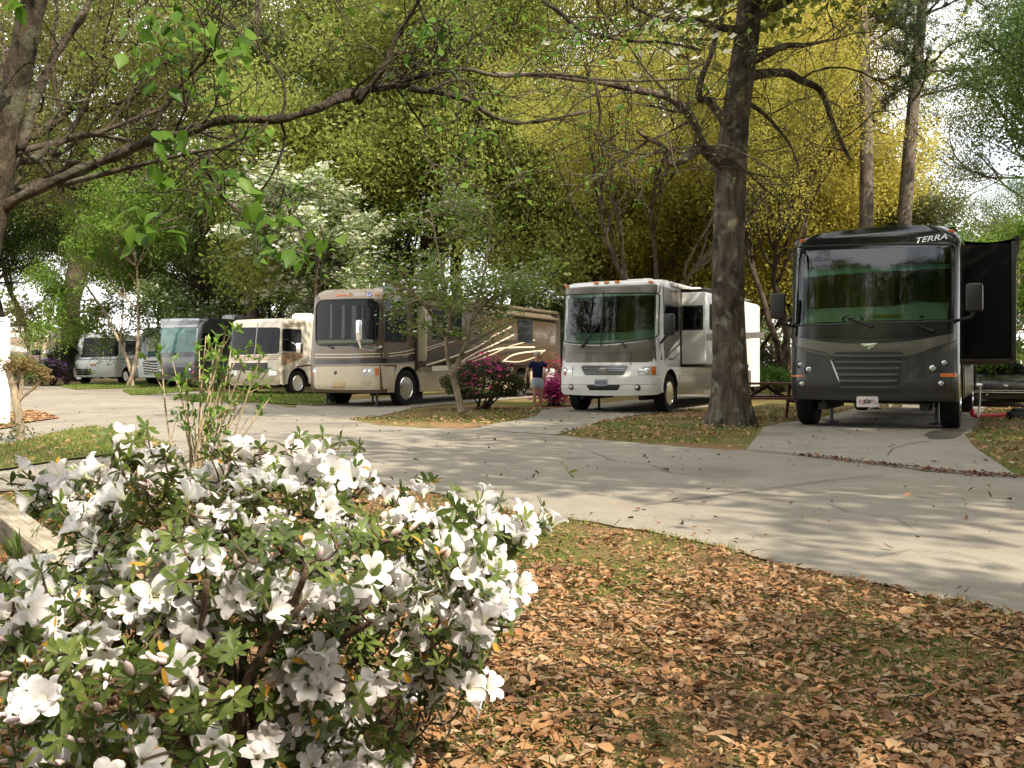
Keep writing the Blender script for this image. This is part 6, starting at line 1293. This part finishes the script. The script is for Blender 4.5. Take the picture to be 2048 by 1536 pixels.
# dark leaves and twigs scattered on the concrete
N = 2600; D = 3+24*rng.random(N)**1.3; x = rng.uniform(-1,1,N)*D*.6; y = D; ok = (inside(ROADPOLY, x, y) | inside(PAD1, x, y) | inside(PAD3, x, y)) & ~inside(TIP, x, y); x, y = x[ok], y[ok]
keep = rng.random(len(x)) < np.clip(.25+patch_noise(x, y, .9), 0, 1)*.62; x, y = x[keep], y[keep]
RL = leafmat('road_leaves', [(.05,.03,.02),(.10,.055,.035),(.17,.08,.045),(.27,.15,.08)], .05)
tag(link('road_litter', dead_leaves('road_litter', x, y, .028+.05*rng.random(len(x))**2, rng, .4, .008, RL, z0=.022)), 'dark dry leaves scattered over the concrete road', 'leaf litter', None, 'stuff')
N = 5000; u = rng.random(N); jl = [onground(*p) for p in ((1600,913),(1760,932),(1930,951),(2040,957))]; jj = np.array(jl); t_ = u*3; i_ = np.minimum(t_.astype(int), 2); f_ = t_-i_; c = jj[i_]*(1-f_[:,None])+jj[i_+1]*f_[:,None]; c = c+rng.normal(size=(N,2))*np.array([.05,.09]); sel = rng.random(N) < .12
tag(link('road_litter', dead_leaves('road_litter', c[sel][:,0], c[sel][:,1], .02+.03*rng.random(sel.sum()), rng, .5, .01, RL, z0=.022)), 'line of crumbled leaves caught along the driveway joint', 'leaf litter', None, 'stuff')

# fallen azalea bloom on the leaves
p = onground(803, 1445); o = link('fallen_flower', FL[2][0]); tag(o, 'single white azalea bloom lying on the fallen leaves beside the bush', 'flower'); o.location = (p[0], p[1], .045); o.rotation_euler = (.5,.4,1.); o.scale = (1.15,)*3
# ---------------------------------------------------------------- landscape timbers round the bed
TM = barkmat('weathered_timber', (.20,.17,.13), (.40,.35,.27), (3,30,30), .5)
def timber(a, b, w, h, label):
    a = Vector(a); b = Vector(b); L = (b-a).length; t = math.atan2(b.y-a.y, b.x-a.x); mb = MB(); mb.box(0, L, -w/2, w/2, 0, h, None, .008); 
    for k in (.12, L-.12): mb.lathe([(.008,h-.002),(.009,h+.003),(0,h+.004)], Matrix.Translation((k,0,0)), 8)
    o = mb.build('landscape_timber', TM, None, 30); o.location = a; o.rotation_euler = (0,0,t); return tag(o, label, 'timber', 'timbers edging the flower bed')
timber((-3.55,6.15,0), (-1.62,3.55,0), .14, .14, 'weathered grey timber edging the bed at the far left')
timber((-1.55,3.45,0), (-.02,4.22,0), .16, .13, 'pale timber whose sunlit end shows right of the white azalea')
# ---------------------------------------------------------------- strap-leaved clumps
def clump(px, py, n, h, lab):
    c = onground(px, py); t = thing('daylily_clump', lab, 'plant', (c[0], c[1], 0), 0, 'green strap leaved clumps in the bed'); V = []; Fc = []; R_ = []
    for k in range(n):
        az = rng.uniform(0, 2*PI); d = np.array([math.cos(az), math.sin(az), 0]); s_ = np.array([-d[1], d[0], 0]); H = h*rng.uniform(.6,1.1); ln = rng.uniform(.25,.9); b = len(V); p0 = d*rng.uniform(0,.06)
        for i in range(6):
            u = i/5; q = p0+d*H*ln*u**1.7+np.array([0,0,H*(u-.35*ln*u*u)]); w = .006*(1-u**2)+.0006; V += [q-s_*w, q+s_*w]; R_ += [rng.random()*.5]*2
        Fc += [(b+2*i, b+2*i+1, b+2*i+3, b+2*i+2) for i in range(5)]
    link('leaves', np_mesh('strap_leaves', np.array(V), np.array(Fc), [GRASSL], {'rnd': R_}, True), t)
clump(78,1040,60,.26,'strap leaved clump beside the weathered timber at the left'); clump(150,1060,60,.26,'strap leaved clump right of the leftmost clump'); clump(40,1130,46,.22,'low strap leaved clump outside the weathered timber'); clump(735,1085,30,.24,'strap leaved clump rising behind the middle of the azalea')
# ---------------------------------------------------------------- bare stems with fresh leaves
def stem_shrub():
    rng = np.random.default_rng(14); base = Vector((*onground(395,1062), 0)); Dm = base.y; t = thing('stem_shrub', 'upright shrub of thin pale stems with tufts of fresh green leaves, behind the white azalea', 'shrub', base); br = []; tips = []
    tops = [(322,705,-.2),(345,722,.1),(352,760,0),(372,742,.2),(398,690,.1),(412,672,-.1),(428,705,.2),(440,690,0),(452,668,-.2),(462,700,.2),(470,720,.1),(485,735,0),(505,745,.2),(522,712,-.1),(536,740,.1),(540,795,0),(420,760,.2),(385,800,.1),(478,790,0),(450,740,0)]
    for px, py, dd in tops:
        b0 = np.array([rng.normal()*.05, rng.normal()*.05, -.02]); e = np.array(at(px, py, Dm+dd)-base); m = b0*.5+e*.5+np.array([rng.normal()*.03-.12*(e[0]-b0[0]), rng.normal()*.03, .03]); pts = [np.array(v) for v in spline([Vector(b0), Vector(m), Vector(e)], 6)]; br.append((pts, list(np.linspace(.0085,.0028, len(pts))), 0)); tips += [(pts[-1], nrm(pts[-1]-pts[-3])), (pts[-3], nrm(pts[-1]-pts[-4]))]
        for k in range(4):
            i = rng.integers(4, len(pts)-1); d = nrm(nrm(pts[i+1]-pts[i])+rng.normal(size=3)*.45); L = rng.uniform(.05,.2); q = [pts[i], pts[i]+d*L*.5+np.array([0,0,.01]), pts[i]+d*L+np.array([0,0,.03])]; br.append((q, [.003,.0025,.002], 1)); tips.append((q[-1], d))
    link('stems', wood_mesh('pale_stems', br, barkmat('pale_stem_bark', (.26,.20,.12), (.50,.41,.27), (20,20,8), .4), 8, .002), t)
    V = []; Fc = []; R_ = []
    for p, d in tips:
        if rng.random() < .12: continue
        for k in range(rng.integers(4,8)):
            q, f = broad_leaf(rng, p+rng.normal(size=3)*.012, d*.7+rng.normal(size=3)*.7, rng.normal(size=3)*.5+np.array([0,-.3,.8]), rng.uniform(.035,.06), rng.uniform(.015,.024)); b = len(V); V += q; Fc += [tuple(i+b for i in g) for g in f]; R_ += [rng.random()]*len(q)
    link('foliage', np_mesh('fresh_tufts', np.array(V), np.array(Fc), [leafmat('tuft_leaves', [(.07,.16,.015),(.13,.25,.03),(.24,.36,.06)], .5, .45)], {'rnd': R_}, True), t)
stem_shrub()
# ---------------------------------------------------------------- pruned knobby tree on the little lawn
def pollard():
    rng = np.random.default_rng(6); b = Vector((*onground(44,888), 0)); D = b.y; t = thing('pollarded_tree', 'small pruned tree with a forked pale trunk and reddish sprouts on the little lawn', 'tree', b); br = []; heads = []
    for q, r in (([(42,890),(40,855),(34,815),(30,790),(24,765),(18,742)],.050), ([(34,812),(40,790),(44,765),(46,740)],.030), ([(38,800),(55,786),(72,772),(84,760)],.020), ([(26,770),(40,755),(60,738)],.02)):
        pts = spline([at(px, py, D)-b for px, py in q], 4); n = len(pts); br.append((pts, [r*(1.15-.4*i/n)+.004*math.sin(i*2.1) for i in range(n)], 0)); heads.append(np.array(pts[-1]))
    tp = []; 
    for h in heads:
        for k in range(11): grow(rng, h, nrm(rng.normal(size=3)+np.array([0,0,.7])), rng.uniform(.07,.2), .006, 1, 2, br, tp, (0,.1,.1), (.7,.7,.7), (0,2,0), .2, .06)
    link('trunk', wood_mesh('pollard_wood', br, LBARK, 14, .003), t); link('crown', leaf_mesh('sprouts', tp, 5, .03, .035, rng, leafmat('red_sprouts', [(.20,.09,.05),(.22,.15,.06),(.16,.20,.05)], .4), .5), t)
    fp = rng.normal(size=(26,3))*np.array([.16,.12,.07])+np.array([.05,0,.12]); link('foliage', leaf_mesh('base_sprouts', fp, 12, .04, .04, rng, LM['grey'], .5), t)
pollard()
# ---------------------------------------------------------------- white post, person and smaller things
D = 15.2; x1 = at(18, 700, D).x; x0 = x1-.42; t = thing('signboard', 'plain white painted board standing at the left edge of the path', 'sign board', ((x0+x1)/2, D, 0))
h = EYE-(636-HY)/F*D; mb = MB(); mb.box(-.21,.21,-.04,.04,.06,h,None,.008); mb.build('panel', mat('bright_white_paint', (.74,.74,.72), .5, 0, .4, 0, .06, 4), t, 30); mb = MB(); mb.box(-.215,.215,-.055,-.0402,h-.05,h+.01); mb.box(.17,.215,-.055,-.0402,.05,h-.052); mb.build('frame', mat('frame_white', (.62,.62,.60), .5), t, 30); mb = MB(); mb.box(-.22,-.16,-.06,.06,-.02,.5); mb.box(.10,.16,.0401,.08,-.02,h*.9); mb.build('post', mat('brown_post', (.16,.10,.06), .8), t)

def skin_body(name, verts, edges, radii, m, parent, root=0, sub=2):
    me = bpy.data.meshes.new(name); me.from_pydata(verts, edges, []); o = bpy.data.objects.new(name, me); C.objects.link(o)
    md = o.modifiers.new('skin', 'SKIN'); 
    for i, r in enumerate(radii): sv = me.skin_vertices[0].data[i]; sv.radius = r if hasattr(r, '__len__') else (r, r); sv.use_root = (i == root)
    o.modifiers.new('sub', 'SUBSURF').levels = sub
    dg = bpy.context.evaluated_depsgraph_get(); m2 = bpy.data.meshes.new_from_object(o.evaluated_get(dg)); bpy.data.objects.remove(o); m2.name = name
    m2.polygons.foreach_set('use_smooth', [True]*len(m2.polygons)); m2.materials.clear(); m2.materials.append(m); return link(name, m2, parent)
def person():
    px = 1075; D = 22.9; t = thing('person', 'person in navy top and pale grey shorts walking with one hand on the hip', 'person', gpt(px, D), .12); t.scale = (.875,)*3
    skin = mat('skin', (.42,.23,.15), .55, 0, .3); navy = mat('navy_cloth', (.010,.013,.045), .85, 0, .1); sh = mat('pale_grey_denim', (.36,.42,.50), .85, 0, .1); hair = mat('grey_hair', (.42,.38,.35), .8)
    V = [(0,0,.90),(0,0,1.02),(0,0,1.20),(0,.01,1.36),(0,.0,1.43),(0,-.01,1.49),(0,-.015,1.57),(0,0,1.63),
         (-.165,.01,1.345),(-.285,.06,1.12),(-.33,.02,.93),(-.335,-.01,.86), (.165,.01,1.345),(.36,.07,1.17),(.24,-.05,1.01),(.19,-.07,.97),
         (-.09,0,.83),(-.085,-.06,.47),(-.10,.02,.09),(-.115,-.15,.03), (.09,0,.83),(.10,.03,.47),(.085,.16,.10),(.10,.03,.03)]
    E = [(0,1),(1,2),(2,3),(3,4),(4,5),(5,6),(6,7),(3,8),(8,9),(9,10),(10,11),(3,12),(12,13),(13,14),(14,15),(0,16),(16,17),(17,18),(18,19),(0,20),(20,21),(21,22),(22,23)]
    Rr = [(.14,.10),(.125,.09),(.15,.10),(.10,.07),.052,.062,.078,.06,.058,.042,.030,.032,.058,.042,.030,.032,.088,.058,.038,.030,.088,.058,.038,.030]
    for b, s_, dn in ((11,-1,(0,-.05,-1)), (15,-1,(-.8,-.5,-.4))):                 # four fingers and a thumb on each hand
        dn = nrm(np.array(dn, float)); sd = nrm(np.cross(dn, np.array([1,.2,.3]))); p = np.array(V[b])
        for k in range(5):
            o_ = sd*(-.024+.016*k) if k < 4 else sd*(-.036); i0 = len(V); L = (.062,.072,.068,.054,.045)[k]; q0 = p+o_+dn*(.018 if k < 4 else -.012); q1 = q0+dn*L*.55+(sd*-.02 if k == 4 else 0); q2 = q1+dn*L*.45+np.array([0,-.012,0])
            V += [tuple(q0), tuple(q1), tuple(q2)]; E += [(b, i0), (i0, i0+1), (i0+1, i0+2)]; Rr += [.0095,.009,.0075]
    skin_body('body', V, E, Rr, skin, t)
    sv = [(0,0,.80),(0,0,1.06),(0,0,1.22),(0,.01,1.355),(-.15,.01,1.345),(-.245,.045,1.20),(.15,.01,1.345),(.275,.045,1.255)]
    skin_body('shirt', sv, [(0,1),(1,2),(2,3),(3,4),(4,5),(3,6),(6,7)], [(.175,.125),(.155,.115),(.178,.125),(.12,.085),(.082,.075),(.066,.064),(.082,.075),(.066,.064)], navy, t)
    skin_body('shorts', [(0,0,.975),(0,0,.86),(-.09,-.005,.78),(-.09,-.035,.60),(.09,.0,.78),(.098,.012,.60)], [(0,1),(1,2),(2,3),(1,4),(4,5)], [(.165,.12),(.17,.125),(.108,.108),(.098,.098),(.108,.108),(.098,.098)], sh, t)
    mb = MB(); mb.ellip((0,.015,1.615), (.094,.098,.072), 16); mb.ellip((0,.05,1.565), (.088,.065,.075), 14); mb.build('hair', hair, t, 60)
    mb = MB(); mb.ellip((0,-.095,1.545), (.012,.018,.02), 8); mb.ellip((-.078,-.005,1.55), (.012,.02,.028), 8); mb.ellip((.078,-.005,1.55), (.012,.02,.028), 8); mb.build('face', skin, t, 60)
    for s_ in (-1,1):
        mb = MB(); mb.ellip((s_*.03,-.083,1.572), (.010,.007,.006), 8); mb.build('eye', BLACKTRIM, t, 60)
    mb = MB(); mb.ellip((0,-.083,1.505), (.022,.008,.005), 8); mb.build('mouth', mat('lip', (.28,.10,.08), .6), t, 60)
    for c in ((-.115,-.10,.028), (.10,.09,.05)):
        mb = MB(); mb.ellip(c, (.045,.115,.030), 12); mb.build('sandal', mat('tan_sandal', (.40,.28,.17), .7), t, 60)
person()
# ---------------------------------------------------------------- picnic table behind the big trunk
def picnic():
    D = 18.6; t = thing('picnic_table', 'dark brown wooden picnic table between the big trunk and the black motorhome', 'picnic table', gpt(1534, D), math.radians(-6)); w = mat('dark_stained_wood', (.12,.046,.036), .7, 0, .3, 0, .35, 8)
    mb = MB(); [mb.box(-.72,.72,-.38+k*.155,-.235+k*.155,.70,.74,None,.006) for k in range(5)]; mb.build('tabletop', w, t)
    for s_ in (-1,1):
        mb = MB(); [mb.box(-.72,.72,min(s_*a,s_*(a+.13)),max(s_*a,s_*(a+.13)),.42,.46,None,.006) for a in (.55,.70)]; mb.build('bench', w, t)
    for x in (-.52,.52):
        for s_ in (-1,1):
            mb = MB(); mb.prism([(x-.045,s_*.22,.70),(x-.045,s_*.34,.70),(x-.045,s_*.72,-.01),(x-.045,s_*.60,-.01)],(1,0,0),.045); mb.build('leg', w, t)
        mb = MB(); mb.box(x+.002,x+.045,-.80,.80,.33,.42); mb.box(x+.002,x+.045,-.36,.36,.61,.70); mb.build('crossbar', w, t)
    mb = MB(); mb.tube([(-.5,0,.36),(0,0,.66)],.03,6); mb.tube([(.5,0,.36),(0,0,.66)],.03,6); mb.build('brace', w, t)
picnic()
# ---------------------------------------------------------------- black car, trailer-white vehicle, small things right of the black motorhome
def car():
    D = 24.5; p = gpt(2012, D); t = thing('car', 'black coupe facing the camera, half hidden right of the black motorhome', 'car', p, math.radians(-20)); bk = mat('black_car_paint', (.008,.008,.009), .25, 0, .35, .15)
    prof = [(0,.22),(-.06,.40),(-.03,.60),(.06,.70),(.5,.78),(1.35,.86),(1.45,.88)]; W = .93; rows = []
    def w_at(y): return W*(.90+.10*min(1, max(0, y)/.5))
    def sec(y, z, hw): return [(-hw, y+.16, .22),(-hw-.01, y+.14, z*.55),(-hw, y+.12, z-.10),(-hw*.95, y+.05, z-.02),(-hw*.6, y, z+.012),(0, y-.02, z+.02),(hw*.6, y, z+.012),(hw*.95, y+.05, z-.02),(hw, y+.12, z-.10),(hw+.01, y+.14, z*.55),(hw, y+.16, .22)]
    for y, z in prof: rows.append(sec(y, z, w_at(y)))
    for y, z in ((1.5,.90),(3.4,.92),(4.0,.98),(4.55,.95),(4.7,.6),(4.72,.3)): rows.append(sec(y, z, W))
    mb = MB(); mb.grid(rows); mb.add(rows[0], [tuple(range(10,-1,-1))]); mb.add(rows[-1], [tuple(range(11))]); mb.build('body', bk, t, 35)
    roof = [(1.40,.84,.74),(1.95,1.24,.60),(2.3,1.34,.57),(3.0,1.35,.57),(3.5,1.24,.58),(4.1,.96,.66)]; mb = MB()
    mb.grid([[(-hw-.03,y,z-.22),(-hw,y,z-.03),(-hw*.8,y,z),(0,y,z+.03),(hw*.8,y,z),(hw,y,z-.03),(hw+.03,y,z-.22)] for y, z, hw in roof[1:5]]); mb.build('roof', bk, t, 40)
    mb = MB(); mb.grid([[(-.76,1.38,.87),(0,1.30,.90),(.76,1.38,.87)],[(-.58,1.97,1.24),(0,1.93,1.27),(.58,1.97,1.24)]]); mb.build('windshield', DARKGLASS, t, 40)
    for s_ in (-1,1):
        mb = MB(); mb.prism([(s_*.80,1.45,.90),(s_*.63,2.0,1.20),(s_*.61,3.0,1.28),(s_*.64,3.6,1.16),(s_*.80,4.0,.94)],(s_,0,0),.02); mb.build('side_window', DARKGLASS, t)
        mb = MB(); mb.ellip((s_*.66,.05,.60),(.16,.09,.055),14); mb.build('headlight', LENS, t, 50)
        mb = MB(); mb.ellip((s_*.45,.0,.36),(.06,.05,.05),10); mb.build('fog_light', LENS, t, 50)
        mb = MB(); mb.box(s_*.98-.1,s_*.98+.1,1.5,1.62,.93,1.05,None,.03); mb.build('mirror', bk, t, 40)
        for y in (.95,3.7):
            mb = MB(); M = Matrix.Translation((s_*.86,y,.33)) @ Matrix.Rotation(PI/2*s_,4,'Y'); mb.lathe([(.2,-.11),(.32,-.10),(.33,0),(.32,.10),(.21,.11)],M,28); wh = mb.build('wheel', RUBBER, t, 40); mb = MB(); mb.lathe([(.21,.10),(.16,.05),(.05,.09),(0,.09)],M,20); mb.build('rim', CHROME, wh, 40)
    mb = MB(); mb.box(-.5,.5,-.075,.02,.50,.64,None,.03); g = mb.build('grille', BLACKTRIM, t, 30); mb = MB(); mb.prism([(-.10,-.085,.60),(-.02,-.085,.615),(.08,-.085,.60),(.03,-.085,.585),(.02,-.085,.55),(-.03,-.085,.575)],(0,1,0),.01); mb.build('grille_badge', CHROME, g)
    mb = MB(); mb.box(-.86,.86,-.085,.03,.40,.42); mb.box(-.80,.80,-.075,.03,.455,.468); mb.build('bumper_trim', CHROME, t)
car()
def van():
    t = thing('van', 'white van parked far behind the black coupe, only its rounded roof showing', 'van', gpt(1996, 38), math.radians(-15)); m = WHITEPAINT; mb = MB()
    rows = []
    for y, z, hw in ((0,.9,.85),(.3,1.0,.92),(.75,1.12,.95),(1.25,1.62,.90),(1.8,1.75,.90),(4.2,1.75,.90),(4.5,1.5,.92),(4.55,.6,.92)): rows.append([(-hw,y,.3),(-hw,y,z*.75),(-hw*.92,y,z-.06),(0,y,z+.03),(hw*.92,y,z-.06),(hw,y,z*.75),(hw,y,.3)])
    mb.grid(rows); mb.add(rows[0],[tuple(range(7))]); mb.add(rows[-1],[tuple(range(7))]); mb.build('body', m, t, 40)
    mb = MB(); mb.grid([[(-.75,.80,1.15),(0,.74,1.18),(.75,.80,1.15)],[(-.68,1.20,1.58),(0,1.14,1.62),(.68,1.20,1.58)]]); mb.build('windshield', DARKGLASS, t, 40)
    for s_ in (-1,1):
        for y in (.8,3.6):
            mb = MB(); mb.lathe([(.2,-.1),(.33,-.1),(.33,.1),(.2,.1)],Matrix.Translation((s_*.84,y,.33)) @ Matrix.Rotation(PI/2,4,'Y'),20); mb.build('wheel', RUBBER, t, 40)
        mb = MB(); mb.box(s_*.7-.12,s_*.7+.12,-.02,.05,.62,.78,None,.02); mb.build('headlight', LENS, t, 40)
van()
D = 18.9; b = gpt(1990, D)
mb = MB(); mb.tube(spline([at(1948,812,D)-b, at(1944,822,D)-b, at(1952,830,D)-b, at(1985,829,D)-b, at(2024,825,D)-b], 5), [.04]+[.05]*18+[.045,.03], 10) if False else mb.tube(spline([at(1945,818,D)-b, at(1944,826,D)-b, at(1954,832,D)-b, at(1985,831,D)-b, at(2022,829,D)-b], 4), .048, 10); o = mb.build('foam_tube', mat('red_foam', (.42,.02,.03), .6), None, 50); o.location = b; tag(o, 'thick bright red tube lying on the ground in front of the black coupe', 'tube')
b = gpt(1957, 18.6); mb = MB(); mb.tube([at(1956,834,18.6)-b, at(1960,800,18.6)-b, at(1960,771,18.6)-b], [.02,.017,.014], 8); o = mb.build('stake', mat('white_plastic', (.75,.75,.72), .5), None, 50); o.location = b; tag(o, 'thin white stake standing beside the red tube', 'stake')
b = gpt(1985, 19.6); mb = MB(); mb.box(-.33,.30,-.2,.5,.0,.035,None,.008); mb.box(-.28,.25,-.15,.45,.035,.05,None,.005); o = mb.build('mat', mat('beige_slab', (.55,.48,.38), .9, 0, .1, 0, .15, 12), None, 30); o.location = b; tag(o, 'pale slab standing for the concrete behind the red tube', 'mat')  # added slab standing for the pale concrete ground here
b = gpt(2036, 18.2); mb = MB(); mb.box(-.19,.19,-.12,.12,-.01,.17,None,.06); mb.box(-.12,.15,-.09,.08,.12,.235,None,.05); mb.tube([(-.1,0,.2),(-.06,-.03,.29),(.05,-.03,.30),(.11,0,.2)],.012,6); o = mb.build('lump', mat('black_lump_cloth', (.015,.014,.014), .8), None, 50); o.location = b; tag(o, 'dark lump standing for a tyre at the right end of the red tube', 'lump')  # soft dark lump standing in for a car tyre
tree('crape_myrtle', 'pale multi stemmed small tree at the right edge beside the black slide out', 'small', 2066, 27.5, 1.0, 3.3, 'fresh', LBARK)
# little electric pedestal between the sites
for px, D, lb in ((1100,29.5,'grey utility pedestal behind the magenta azalea'),): 
    t = thing('utility_pedestal', lb, 'utility post', gpt(px, D)); mb = MB(); mb.box(-.09,.09,-.07,.07,-.02,.95,None,.01); mb.build('post', mat('grey_post', (.25,.25,.24), .6), t, 30); mb = MB(); mb.box(-.14,.14,-.10,.06,.55,.98,None,.015); mb.build('meter_box', mat('meter_grey', (.35,.36,.36), .5), t, 30)
